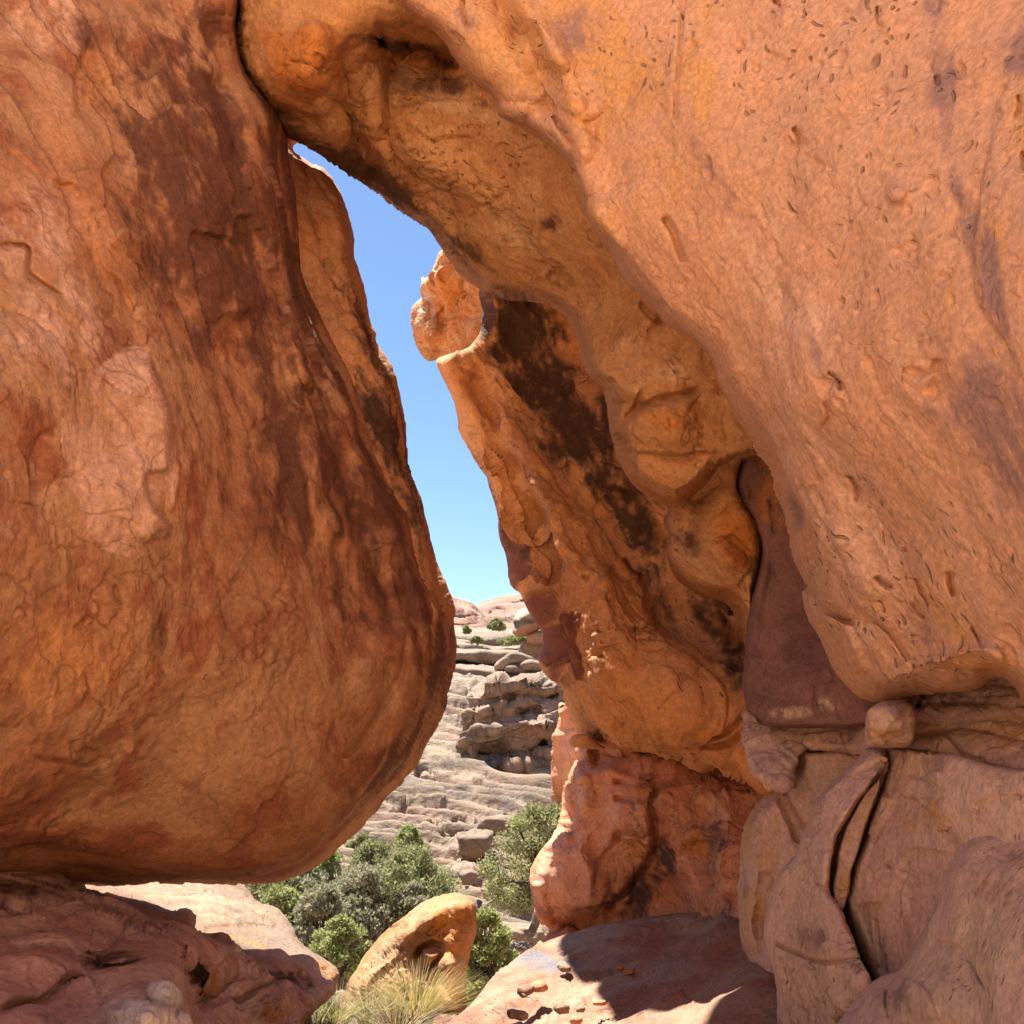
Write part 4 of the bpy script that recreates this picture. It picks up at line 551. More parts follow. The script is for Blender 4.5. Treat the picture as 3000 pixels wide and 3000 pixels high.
relief('outcrop_body', [(3700, 2300), (3300, 2380), (3100, 2425), (3000, 2448), (2957, 2462), (2880, 2483), (2838, 2512), (2812, 2545), (2776, 2595), (2740, 2662), (2694, 2750), (2642, 2845), (2612, 2860), (2575, 2880), (2518, 2932), (2466, 3000), (2420, 3120), (2400, 3500), (3700, 3600)],
  [(2900, 2500, 2.95), (3000, 2600, 2.55), (2780, 2750, 2.85), (2600, 2930, 3.0), (2900, 2900, 2.4), (2600, 3200, 2.7), (3300, 2700, 2.0), (3300, 3300, 1.8)], M['mauve'], t, step=5, rw=50, rd=.35, thick=.8, rough=3, backw=160,
  feats=[('step', [(2790, 2600), (2765, 2660), (2745, 2730), (2760, 2760), (2790, 2780), (2850, 2810), (2880, 2860), (2915, 2920)], 110, -.045), ('crack', [(2790, 2600), (2768, 2650), (2745, 2720)], 6, .05), ('crack', [(2790, 2780), (2850, 2805), (2885, 2870), (2912, 2915)], 6, .04), ('crack', [(2615, 2910), (2620, 2960), (2630, 3000)], 6, .05), ('crack', [(2880, 2560), (2940, 2540), (3000, 2560)], 5, .02), ('step', [(2640, 2870), (2720, 2900), (2760, 2990)], 80, .04)],
  bumps=[(2700, 2930, 160, 110, 0, .08), (2900, 2600, 160, 120, 30, .05)], disp=[('fbm', 1.5, 0.07), ('scoop', 1.3, .08), ('flake', 1.2, 0.06, {'n': 5, 'lip': .02, 'oct': 2, 'gate': .1}), ('fbm', 6, 0.010), ('fbm', 20, 0.003)],
  stains=[(1, 2750, 2850, 150, 160, -30, 1.0), (1, 2930, 2800, 90, 120, 0, .9), (2, 2900, 2600, 60, 50, 0, .4), (0, 2950, 2520, 120, 40, 10, .4), (0, 2640, 2920, 60, 60, 0, .35), (0, 2930, 2640, 100, 50, 10, .25)])
t = thing('wedged_stone', tuple(at(2610, 2190, 3.6)), 'small round stone with white mineral crust wedged under the wall, above the black crack', 'stone')
relief('stone_body', [(2535, 2110), (2545, 2080), (2575, 2058), (2610, 2050), (2655, 2056), (2680, 2080), (2686, 2130), (2680, 2168), (2662, 2184), (2600, 2188), (2548, 2186), (2534, 2160)],
  [(2610, 2110, 3.42), (2540, 2120, 3.5), (2680, 2120, 3.5), (2610, 2180, 3.5), (2610, 2055, 3.5)], M['ledge'] if False else M['mauve'], t, step=3, rw=26, rd=.12, thick=.25, rough=1.5, feats=[('valley', [(2590, 2105), (2630, 2112), (2675, 2108)], 4, .008)], disp=[('fbm', 5, .03), ('scoop', 6, .025), ('strata', 22, .006), ('fbm', 25, .003)],
  stains=[(0, 2640, 2080, 40, 26, 10, .9), (1, 2615, 2112, 26, 16, 0, 1.3), (2, 2590, 2150, 40, 20, 0, .9)])
# ================================================================== LEFT GROUND ROCKS
t = thing('shaded_ledge', tuple(at(450, 3100, 3.3)), 'dusky red broken ledge in shade under the leaning boulder, lower left corner', 'rock ledge')
relief('ledge_body', [(-300, 2540), (0, 2560), (120, 2550), (200, 2552), (240, 2580), (250, 2604), (321, 2624), (362, 2640), (440, 2653), (500, 2672), (543, 2666), (571, 2693), (570, 2730), (620, 2732), (668, 2733), (700, 2774), (760, 2782), (818, 2778), (850, 2800), (890, 2800), (926, 2826), (946, 2866), (983, 2880), (976, 2912), (921, 2960), (880, 3005), (820, 3120), (760, 3500), (-700, 3700), (-700, 2700)],
  [(0, 2600, 3.9), (200, 2600, 4.2), (400, 2680, 4.3), (560, 2710, 4.4), (0, 2750, 3.2), (250, 2750, 3.4), (450, 2780, 3.6), (650, 2760, 4.2), (850, 2830, 4.5), (950, 2890, 4.6), (0, 2950, 2.5), (300, 2950, 2.75), (500, 2880, 3.15), (520, 3000, 2.9), (560, 2950, 3.7), (700, 2900, 3.95), (850, 2950, 4.1), (700, 3050, 3.8), (300, 3400, 2.2), (-600, 3000, 2.0)], M['ledge'], t, step=5, rw=22, rd=.3, thick=.6, rough=4, backw=160,
  feats=[('step', [(570, 2760), (530, 2830), (505, 2860), (520, 2930), (540, 2980), (560, 3010)], 150, .0), ('crack', [(-20, 2990), (60, 2950), (130, 2930), (200, 2895), (250, 2875)], 10, .12), ('step', [(-20, 2985), (60, 2945), (130, 2925), (200, 2892), (262, 2870)], 120, .0), ('step', [(20, 2770), (100, 2760), (180, 2770), (240, 2800), (265, 2840), (250, 2870)], 100, -.06),
         ('step', [(0, 2690), (150, 2680), (300, 2680), (370, 2700), (375, 2720)], 80, -.06), ('crack', [(375, 2715), (340, 2760), (300, 2805), (260, 2800)], 8, .09), ('step', [(430, 2765), (420, 2730), (370, 2735), (350, 2760), (390, 2780)], 50, .05), ('step', [(425, 2800), (430, 2830), (395, 2855), (340, 2865), (290, 2860)], 60, .0), ('crack', [(285, 2858), (340, 2864), (390, 2856), (425, 2830)], 8, .09), ('crack', [(250, 2790), (270, 2820), (285, 2855)], 9, .10),
         ('valley', [(530, 2810), (520, 2860), (560, 2890), (600, 2920)], 22, .28), ('step', [(505, 2850), (570, 2840), (650, 2860), (690, 2840)], 60, -.08), ('ridge', [(560, 2880), (640, 2850), (670, 2860)], 10, .08), ('crack', [(560, 2960), (700, 2920), (830, 2870), (890, 2850)], 7, .08), ('step', [(700, 2850), (790, 2800), (860, 2810)], 60, .06), ('step', [(560, 2990), (700, 2960), (880, 2890)], 60, .07), ('crack', [(450, 2660), (480, 2690), (520, 2705)], 7, .08), ('valley', [(330, 2700), (450, 2715), (540, 2725)], 12, .10), ('valley', [(880, 2840), (890, 2880), (870, 2920)], 18, .12)],
  bumps=[(545, 2860, 34, 40, 0, -.40), (590, 2905, 40, 30, 0, -.30), (350, 2830, 80, 40, 0, .06), (120, 2830, 150, 60, 0, .08)],
  disp=[('fbm', 1.6, 0.04), ('scoop', 1.8, .09, {'grain': (1, .2, .1), 'str': 1.8}), ('scoop', 5, .025, {'grain': (1, .2, .1), 'str': 2}), ('flake', 1.6, 0.06, {'n': 5, 'lip': .03, 'grain': (1, .2, .1), 'str': 2}), ('strata', 6, 0.016, {'p': 2, 'tilt': -.15}), ('flake', 6, 0.014, {'n': 4, 'lip': .06}), ('fbm', 18, 0.004)],
  stains=[(2, 620, 2880, 80, 50, 0, .6), (2, 800, 2960, 120, 60, -20, .4), (0, 300, 2830, 90, 60, 0, .35), (0, 60, 2650, 260, 40, 0, .4), (0, 850, 2870, 120, 30, 10, .5), (1, 300, 2700, 90, 30, 0, .2)])
t = thing('sunlit_ledge', tuple(at(600, 2800, 6.5)), 'pale sunlit slickrock ledge beyond the shaded ledge, sloping toward the junipers', 'rock ledge')
relief('ledge_body', [(-200, 2480), (300, 2500), (560, 2540), (660, 2560), (694, 2578), (730, 2612), (756, 2642), (807, 2657), (844, 2694), (862, 2730), (877, 2762), (932, 2797), (968, 2823), (992, 2849), (992, 2872), (975, 2905), (900, 2990), (700, 3050), (200, 2900), (-200, 2800)],
  [(x, y, gd(x, y, z)) for x, y, z in ((0, 2550, .25), (400, 2570, .15), (690, 2600, .05), (300, 2680, .25), (600, 2700, .18), (800, 2700, .02), (900, 2800, .02), (980, 2860, -.08), (700, 2800, .2), (900, 2950, -.15), (500, 2850, .1))], M['sunny'], t, step=5, rw=22, rd=.4, thick=.9, rough=4, backw=140,
  feats=[('step', [(700, 2790), (640, 2760), (570, 2740), (520, 2690)], 40, .05), ('crack', [(480, 2640), (560, 2620), (640, 2625)], 5, .05), ('crack', [(560, 2680), (650, 2690), (760, 2680)], 6, .08), ('crack', [(590, 2720), (700, 2715), (820, 2725)], 6, .08), ('crack', [(500, 2605), (600, 2645), (690, 2640)], 5, .06)],
  disp=[('fbm', 1.2, 0.05), ('flake', 2.5, 0.08, {'n': 8, 'lip': .12, 'grain': (1, .3, -.25), 'str': 3}), ('fbm', 7, 0.025, {'grain': (1, .3, -.25), 'str': 4}), ('crack', 4, 0.03, {'w': .05})],
  stains=[(1, 600, 2650, 200, 60, 15, .6), (2, 700, 2740, 160, 30, 10, .4), (2, 960, 2850, 50, 50, 0, .4)])
for k, (nm, lb, pl_, c_) in enumerate([('pale_rock', 'upper of two bleached stones beside the dark hollow in the shaded ledge', [(433, 2895), (445, 2878), (475, 2872), (505, 2882), (525, 2905), (535, 2935), (520, 2965), (495, 2970), (460, 2945), (440, 2925)], 2.45),
      ('pale_rock', 'lower knobbly bleached stone cut by the bottom edge of the picture', [(305, 2945), (322, 2938), (360, 2945), (362, 2925), (385, 2918), (420, 2930), (450, 2948), (480, 2960), (497, 2968), (510, 2985), (540, 2990), (550, 3030), (500, 3110), (380, 3120), (300, 3040), (310, 3000)], 2.2)]):
    t = thing(nm, tuple(at(420+70*(1-k), 3050, c_)), lb, 'stone', 'bleached stones on the shaded ledge')
    x_ = np.mean([p[0] for p in pl_]); y_ = np.mean([p[1] for p in pl_])
    relief('rock_body', pl_, [(x_, y_, c_-.08), (x_-60, y_, c_), (x_+60, y_, c_), (x_, y_-50, c_), (x_, y_+60, c_-.05)], M['white'], t, step=4, rw=30, rd=.14, thick=.2, rough=3, disp=[('fbm', 6, .03), ('ridge', 9, .012), ('flake', 10, .02, {'n': 5, 'lip': .1}), ('fbm', 30, .004)])
# ================================================================== POINTED BOULDER
t = thing('pointed_boulder', tuple(at(1250, 2990, 6.3)), 'golden sunlit boulder with a leaning blunt point and a small hollow, behind the grass tuft', 'boulder')
relief('boulder_body', [(1249, 2641), (1280, 2628), (1311, 2621), (1342, 2617), (1373, 2627), (1388, 2648), (1394, 2690), (1386, 2742), (1372, 2800), (1360, 2850), (1358, 2900), (1363, 2938), (1380, 2975), (1385, 3040), (1200, 3120), (900, 3100), (965, 3010), (990, 2959), (1011, 2902), (1031, 2861), (1062, 2814), (1104, 2757), (1145, 2716), (1197, 2678)],
  [(1340, 2650, 6.5), (1330, 2760, 6.25), (1200, 2760, 6.4), (1100, 2860, 6.3), (1000, 2980, 6.2), (1200, 2900, 6.1), (1330, 2930, 6.1), (1200, 3060, 6.0)], M['point'], t, step=4, rw=60, rd=.35, thick=.5, rough=4,
  feats=[('ridge', [(1380, 2660), (1300, 2670), (1220, 2720), (1150, 2790), (1080, 2880), (1040, 2950)], 26, .14), ('valley', [(1370, 2700), (1300, 2720), (1250, 2780), (1235, 2830)], 24, .06), ('crack', [(1222, 2808), (1235, 2780), (1270, 2770), (1305, 2775)], 8, .14), ('crack', [(1235, 2875), (1250, 2840), (1275, 2812), (1300, 2790)], 7, .10), ('crack', [(1140, 2725), (1180, 2705), (1220, 2680)], 6, .08)],
  bumps=[(1262, 2800, 36, 26, -20, .08), (1318, 2840, 52, 62, 0, .16), (1300, 2930, 60, 60, 0, .22), (1130, 2900, 90, 60, -40, .06)],
  disp=[('fbm', 2.5, .06), ('scoop', 4, .05, {'grain': (1, 0, .8), 'str': 2}), ('scoop', 11, .025, {'grain': (1, 0, .8), 'str': 2}), ('flake', 5, .06, {'n': 6, 'lip': .08}), ('fbm', 22, .01)], stains=[(2, 1330, 2740, 60, 80, 0, .8), (2, 1310, 2880, 60, 90, 0, .6)])
relief('foot_slab', [(1250, 2985), (1290, 2965), (1330, 2962), (1370, 2972), (1382, 3000), (1385, 3060), (1240, 3060)], [(1250, 2990, 5.8), (1380, 2990, 5.8), (1310, 3050, 5.6), (1310, 2970, 5.8)], M['sunny'], t, step=4, rw=14, rd=.1, thick=.4, rough=2, disp=[('fbm', 5, .03)])
# far knob behind the overhang
t = thing('jutting_knob', tuple(at(1330, 1050, 9.5)), 'sunlit bulbous orange knob jutting into the sky left of the dark alcove', 'rock knob')
relief('knob_body', [(1330, 720), (1300, 728), (1288, 735), (1274, 761), (1264, 797), (1252, 815), (1243, 822), (1238, 802), (1236, 850), (1236, 875), (1214, 906), (1207, 947), (1212, 1000), (1230, 1038), (1254, 1060), (1283, 1055), (1320, 1090), (1450, 1100), (1500, 850)],
  [(1300, 760, 9.2), (1240, 950, 9.1), (1350, 900, 8.8), (1400, 1000, 8.6), (1280, 1040, 9.2)], M['behind'], t, step=4, rw=40, rd=.5, thick=1, rough=3, feats=[('valley', [(1340, 1000), (1300, 960), (1320, 880), (1400, 850)], 20, .08), ('crack', [(1250, 950), (1262, 900), (1255, 850)], 6, .1)], bumps=[(1250, 970, 50, 70, 0, .2), (1360, 980, 80, 90, 20, .15)],
  disp=[('fbm', 1.5, .14), ('flake', 1.6, .14, {'n': 6, 'lip': .06, 'gate': .5}), ('strata', 3, .04, {'p': 2, 'tilt': .3}), ('scoop', 6, .03), ('fbm', 14, .012)], stains=[(1, 1250, 900, 30, 100, 0, .5), (2, 1320, 850, 60, 60, 0, .7)])
# ================================================================== CANYON SIDE
def zz(pts): return [(1200+x*.3106, 1650+y*.3106) for x, y in pts]
def canyon(name, label, cat, poly, dep, mat, group=None, rw=10, rd=1.0, thick=2.5, feats=(), bumps=(), disp=None, stains=(), part='rock_body', tilt=0.0, step=3, rough=2.5, edgek=.5):
    p = np.array(poly); cx, cy = p.mean(0); x0, y0 = p.min(0); x1, y1 = p.max(0)
    t = thing(name, tuple(at(cx, y1, dep+1)), label, cat, group)
    relief(part, poly, [(x0, cy, dep), (x1, cy, dep), (cx, y0, dep+tilt), (cx, y1, dep-tilt), (cx, cy, dep-.2)], mat, t, step=step, rw=rw, rd=rd, thick=thick, rough=rough, feats=feats, bumps=bumps, edgek=edgek,
           disp=disp or [('fbm', .5, .35), ('strata', .9, .16, {'p': 2}), ('flake', 1.0, .25, {'n': 5, 'lip': .1}), ('fbm', 3, .06)], stains=stains)
    return t
# far domes
tag(relief('hill', [(1100, 1820), (1180, 1770), (1250, 1745), (1312, 1745), (1349, 1758), (1386, 1772), (1412, 1800), (1440, 1835), (1480, 1880), (1100, 1900)], [(1200, 1850, 118), (1440, 1860, 122), (1312, 1760, 128), (1200, 1760, 128), (1330, 1850, 114)], M['dome'], step=3, rw=50, rd=14, thick=20, rough=1.5, feats=[('valley', [(1300, 1800), (1360, 1805), (1410, 1815)], 4, 2.5), ('valley', [(1300, 1825), (1370, 1830), (1430, 1842)], 4, 2.0), ('valley', [(1300, 1778), (1350, 1782), (1390, 1790)], 3, 1.5)], disp=[('fbm', .05, .8), ('strata', .45, .30, {'p': 2, 'tilt': -.12}), ('strata', 1.4, .12, {'tilt': -.12})]), kind='structure')
tag(relief('hill', [(1370, 1790), (1399, 1772), (1420, 1765), (1448, 1755), (1480, 1747), (1511, 1741), (1560, 1738), (1650, 1760), (1750, 1850), (1600, 1900), (1450, 1880), (1380, 1830)], [(1400, 1780, 150), (1600, 1800, 142), (1500, 1750, 152), (1450, 1850, 135), (1600, 1880, 130)], M['dome'], step=3, rw=45, rd=14, thick=22, rough=1.5, feats=[('valley', [(1420, 1815), (1450, 1802), (1490, 1810)], 8, 5), ('valley', [(1400, 1785), (1470, 1775), (1560, 1770)], 3, 1.8)], disp=[('fbm', .05, .9), ('strata', .4, .35, {'p': 2, 'tilt': .05}), ('strata', 1.3, .14, {'tilt': .05})]), kind='structure')
# cream ledges, upper left of the canyon view; two darkened along the underside
LG = 'cream ledges stepping up the canyon side'
canyon('rock_ledge', 'uppermost broad cream ledge, under the pink domes and two small shrubs', 'rock ledge', [(1180, 1850), (1250, 1838), (1400, 1838), (1520, 1842), (1620, 1850), (1640, 1900), (1500, 1912), (1350, 1905), (1180, 1905)], 92, M['canyon'], LG, rw=40, rd=10, thick=5, tilt=5, rough=1.5)
canyon('rock_ledge', 'second cream ledge down, a low rounded band beneath the uppermost one', 'rock ledge', [(1200, 1872), (1330, 1872), (1400, 1884), (1445, 1896), (1540, 1892), (1560, 1910), (1440, 1915), (1300, 1918), (1200, 1918)], 82, M['canyon'], LG, rw=16, rd=3, thick=4, tilt=1, rough=1.5)
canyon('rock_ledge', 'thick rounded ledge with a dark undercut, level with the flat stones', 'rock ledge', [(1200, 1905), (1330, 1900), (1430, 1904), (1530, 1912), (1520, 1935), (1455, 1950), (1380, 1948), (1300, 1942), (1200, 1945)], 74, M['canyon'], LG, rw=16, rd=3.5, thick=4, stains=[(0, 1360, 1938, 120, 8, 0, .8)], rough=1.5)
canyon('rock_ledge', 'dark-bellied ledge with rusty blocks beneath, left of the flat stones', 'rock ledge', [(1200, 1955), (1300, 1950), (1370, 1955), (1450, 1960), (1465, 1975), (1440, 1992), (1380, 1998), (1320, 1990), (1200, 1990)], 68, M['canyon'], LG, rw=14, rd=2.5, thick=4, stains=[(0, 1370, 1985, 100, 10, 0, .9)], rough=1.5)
canyon('rock_ledge', 'lowest short cream ledge, directly above the red striped slope', 'rock ledge', [(1200, 2010), (1300, 2008), (1375, 2000), (1440, 1998), (1450, 2015), (1400, 2025), (1320, 2030), (1200, 2030)], 63, M['canyon'], LG, rw=8, rd=1.8, thick=4, rough=1.5)
canyon('striped_slope', 'thin bedded slope with red stripes beside the right edge of the leaning boulder', 'rock slope', [(1180, 2040), (1300, 2030), (1400, 2030), (1400, 2080), (1370, 2110), (1180, 2125)], 58, M['dome'], rw=20, rd=3, thick=4, tilt=2, disp=[('strata', 2.2, .25, {'p': 1}), ('fbm', .6, .3)])
# balanced stack
canyon('perched_boulder', 'large egg-shaped boulder perched high on the canyon rim, half dark underneath', 'boulder', zz([(975, 530), (1000, 490), (1050, 445), (1100, 410), (1160, 405), (1300, 480), (1340, 570), (1240, 620), (1120, 680), (1000, 695), (965, 640), (985, 600)]), 52, M['cliff'], rw=26, rd=1.2, thick=1.6, disp=[('fbm', .8, .2), ('flake', 2, .1, {'n': 5, 'lip': .1}), ('fbm', 5, .03)], stains=[(0, 1540, 1825, 60, 14, -10, 1.0), (2, 1550, 1850, 70, 12, -10, .9), (1, 1535, 1795, 40, 16, -30, .6)], step=2.5)
canyon('support_stone', 'brown blocky stone directly under the perched boulder', 'stone', zz([(1110, 740), (1105, 670), (1180, 645), (1300, 640), (1320, 750), (1240, 765), (1150, 765)]), 52.3, M['cliff'], rw=10, rd=.4, thick=1.0, stains=[(2, 1560, 1868, 40, 20, 0, .8)], step=2.5, disp=[('fbm', 1, .1)])
canyon('cap_slope', 'grey sloping shelf between the perched boulder and the flat stacked stones', 'rock shelf', zz([(1020, 830), (1060, 740), (1110, 720), (1350, 740), (1350, 960), (1160, 960)]), 53, M['cliff'], rw=12, rd=.8, thick=1.5, step=2.5)
SG_ = 'flat cream stones stacked on the cliff'
dd = [('fbm', 1, .08), ('strata', 3.5, .04, {'p': 2}), ('fbm', 5, .02)]
canyon('flat_stone', 'long top slab of the three flat cream stones, banded and tilting left', 'stone', zz([(797, 1000), (800, 955), (870, 900), (960, 838), (1040, 838), (1160, 885), (1185, 920), (1100, 945), (1000, 950), (930, 985), (890, 1028), (810, 1022)]), 49.5, M['canyon'], SG_, rw=10, rd=.45, thick=.8, disp=dd, step=2.5, rough=.8)
canyon('flat_stone', 'lower left of the three flat cream stones, an oval under the long slab', 'stone', zz([(892, 990), (920, 960), (1000, 952), (1045, 985), (1125, 1020), (1035, 1058), (950, 1055), (905, 1030)]), 49, M['canyon'], SG_, rw=10, rd=.4, thick=.7, disp=dd, step=2.5, rough=.8)
canyon('flat_stone', 'right-hand oval of the three flat cream stones, touching the orange overhang', 'stone', zz([(1026, 965), (1060, 928), (1150, 912), (1245, 940), (1260, 1000), (1200, 1030), (1060, 1022)]), 49, M['canyon'], SG_, rw=10, rd=.4, thick=.7, disp=dd, step=2.5, rough=.8)
# undercut cliff; shade beneath its overhangs painted in with the dark stain
canyon('canyon_cliff', 'undercut grey and brown cliff with dark overhangs below the flat stones', 'cliff', [(1431, 1989), (1448, 1970), (1470, 1968), (1495, 1980), (1582, 1975), (1604, 1990), (1700, 2010), (1850, 2050), (1850, 2420), (1640, 2420), (1590, 2330), (1540, 2270), (1500, 2268), (1466, 2282), (1399, 2280), (1380, 2245), (1374, 2225), (1366, 2178), (1368, 2135), (1360, 2097), (1376, 2063), (1371, 2035), (1395, 2015)], 46, M['cliff'], rw=16, rd=2.0, thick=5, step=3, rough=5, tilt=1.5,
  feats=[('valley', [(1380, 2215), (1450, 2200), (1540, 2195), (1620, 2190)], 22, 2.2), ('ridge', [(1385, 2150), (1450, 2135), (1530, 2120), (1620, 2130)], 12, 1.3), ('valley', [(1470, 2050), (1540, 2040), (1640, 2040)], 12, 1.5), ('ridge', [(1400, 2020), (1480, 2010), (1560, 1995)], 8, .7), ('step', [(1500, 2000), (1480, 2050), (1460, 2120)], 30, .8), ('valley', [(1520, 2090), (1560, 2070), (1580, 2110)], 12, 1.2), ('ridge', [(1500, 2190), (1560, 2200), (1620, 2210)], 5, 1.2), ('valley', [(1390, 2075), (1380, 2110)], 8, 1.5), ('ridge', [(1410, 2060), (1430, 2100)], 10, .9), ('valley', [(1440, 2070), (1450, 2110)], 6, .8), ('ridge', [(1440, 2240), (1520, 2245), (1580, 2240)], 8, .8)],
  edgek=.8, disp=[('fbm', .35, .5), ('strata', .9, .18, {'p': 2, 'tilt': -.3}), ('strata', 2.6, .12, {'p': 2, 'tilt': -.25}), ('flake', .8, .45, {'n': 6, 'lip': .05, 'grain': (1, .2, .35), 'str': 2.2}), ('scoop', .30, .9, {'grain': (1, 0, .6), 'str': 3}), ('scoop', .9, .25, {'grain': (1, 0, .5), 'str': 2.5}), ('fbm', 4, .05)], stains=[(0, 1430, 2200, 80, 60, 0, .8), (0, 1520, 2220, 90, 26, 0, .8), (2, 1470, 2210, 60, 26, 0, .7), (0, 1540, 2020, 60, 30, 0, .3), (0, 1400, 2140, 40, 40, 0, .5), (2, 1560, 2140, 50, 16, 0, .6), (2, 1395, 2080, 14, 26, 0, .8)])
canyon('side_wall', 'narrow pinkish rock wall seen just left of the red pedestal', 'rock wall', [(1645, 2060), (1670, 2100), (1700, 2180), (1760, 2300), (1760, 2460), (1640, 2380), (1618, 2330), (1612, 2260), (1618, 2180), (1635, 2120)], 16, M['red'], rw=12, rd=.5, thick=1, stains=[(1, 1660, 2200, 40, 100, 0, .6)], edgek=.7, rough=5, disp=[('fbm', 1, .15), ('scoop', 1.3, .3, {'grain': (.2, 0, 1), 'str': 2}), ('scoop', 4, .08), ('flake', 3, .1, {'n': 6, 'lip': .06}), ('fbm', 6, .03)])
# fallen blocks on the slope: each one its own body
def blob(name, c, r, mat, label, cat, group, seed, n=20):
    rg = np.random.RandomState(seed); t = thing(name, tuple(c), label, cat, group) if label else None
    u = np.linspace(0, 2*np.pi, 2*n, endpoint=False); v = np.linspace(0, np.pi, n+1)
    U, Vv = np.meshgrid(u, v); P = np.stack([np.sin(Vv)*np.cos(U), np.sin(Vv)*np.sin(U), np.cos(Vv)], -1).reshape(-1, 3)
    q = np.sign(P)*np.abs(P)**0.72; h = 1+0.28*fbm(P*1.4+seed, 3)+0.10*np.floor(fbm(P*2.5+seed*2, 3)*6)/3
    a = rg.rand()*6.3; V = q*h[:, None]*np.array(r); V = np.stack([V[:, 0]*math.cos(a)-V[:, 1]*math.sin(a), V[:, 0]*math.sin(a)+V[:, 1]*math.cos(a), V[:, 2]], 1)+np.array(c)
    m = 2*n; F = []
    for j in range(n):
        for i in range(m): F.append((j*m+i, (j+1)*m+i, (j+1)*m+(i+1) % m, j*m+(i+1) % m))
    o = mesh_np('rock_body' if t else name, V, F, mat, t); noise_attr(o, V, mat); return o
BL = [(1250, 2395, 41, .55, 'pale block on the slope above the small round bush'), (1180, 2400, 40, .4, 'small pale block beside the upper edge of the juniper stand'), (1395, 2470, 34, .7, 'brown rounded block half in a dark hollow, centre of the slope'), (1330, 2370, 43, .5, 'low block under the dark ledge seam'), (1470, 2420, 36, .6, 'tilted block just left of the sparse juniper'), (1370, 2560, 30, .5, 'pale block directly above the pointed boulder'),
      (1500, 2350, 42, .6, 'block at the foot of the undercut cliff'), (1310, 2300, 46, .55, 'block below the left end of the undercut cliff'), (1230, 2330, 44, .45, 'block lying beside the lower right edge of the leaning boulder'), (1530, 2740, 18, .35, 'flat grey block below the sparse juniper'), (1520, 2790, 15, .25, 'small pale slab at the edge of the slickrock floor'), (1430, 2300, 45, .4, 'small block in the shade line of the cliff')]
for i, (x, y, d, r, lb) in enumerate(BL):
    blob('fallen_block', at(x, y, d), (r*1.5, r, r*.6), M['canyon'], lb, 'rock', 'fallen blocks on the canyon slope', 31+i)
rgs = np.random.RandomState(5)
me0 = {}
for i in range(46):
    x = rgs.uniform(1080, 1560); y = rgs.uniform(2290, 2560); d = float(np.interp(y, [2290, 2400, 2560], [47, 40, 31]))*rgs.uniform(.97, 1.0)
    r = d*.000385*rgs.uniform(5, 17)
    blob('scree_block', at(x, y, d), (r*rgs.uniform(1, 1.8), r, r*rgs.uniform(.5, .9)), M['canyon'], 'small angular block lying in the scree of the canyon slope', 'rock', 'scree blocks on the canyon slope', 200+i, 9)
for i in range(22):
    x = rgs.uniform(1480, 2230); y = rgs.uniform(2830, 2995); d = gd(x, y, .02); r = rgs.uniform(.012, .045)
    blob('rock_chip', at(x, y, d-.03), (r*rgs.uniform(1, 1.8), r, r*.6), M['red'] if i % 2 else M['bench'], 'small loose rock chip lying on the slickrock floor', 'stone', 'loose chips on the slickrock floor', 300+i, 7)
# ================================================================== JUNIPERS
def leaf_mesh(rg, cl, per, size):
    """clumps -> many small leaf sprays (narrow quads) spread through each clump's volume"""
    cl = np.array(cl); n = len(cl)*per; ci = np.repeat(np.arange(len(cl)), per)
    d = rg.normal(size=(n, 3)); d /= np.linalg.norm(d, axis=1)[:, None]; rad = rg.rand(n)**0.45
    c = cl[ci, :3]+d*rad[:, None]*cl[ci, 3:6]
    ax = d+rg.normal(size=(n, 3))*0.7+np.array([0, 0, .5]); ax /= np.linalg.norm(ax, axis=1)[:, None]
    sd = np.cross(ax, rg.normal(size=(n, 3))); sd /= np.linalg.norm(sd, axis=1)[:, None]
    L = size*(0.6+0.8*rg.rand(n))[:, None]; W = L*0.30
    V = np.stack([c-sd*W*.5, c+ax*L*.5-sd*W, c+ax*L, c+ax*L*.45+sd*W], 1).reshape(-1, 3)
    F = np.arange(n*4).reshape(n, 4); return V, F
def limb(V, F, a, b, r0, r1, k=5, bend=0.0, rg=None, seg=4):
    a = np.array(a, float); b = np.array(b, float); off = (rg.normal(size=3) if rg is not None else np.zeros(3))*bend
    ring = None
    for s_ in range(seg+1):
        t_ = s_/seg; p = a+(b-a)*t_+off*math.sin(math.pi*t_); r = r0+(r1-r0)*t_
        dr = (b-a)/(np.linalg.norm(b-a)+1e-9); u = np.cross(dr, [0.2, 1, .1]); u /= np.linalg.norm(u); w_ = np.cross(dr, u)
        base = len(V)
        for j in range(k):
            an = 2*math.pi*j/k; V.append(p+(u*math.cos(an)+w_*math.sin(an))*r)
        if ring is not None:
            for j in range(k): F.append((ring+j, ring+(j+1) % k, base+(j+1) % k, base+j))
        ring = base
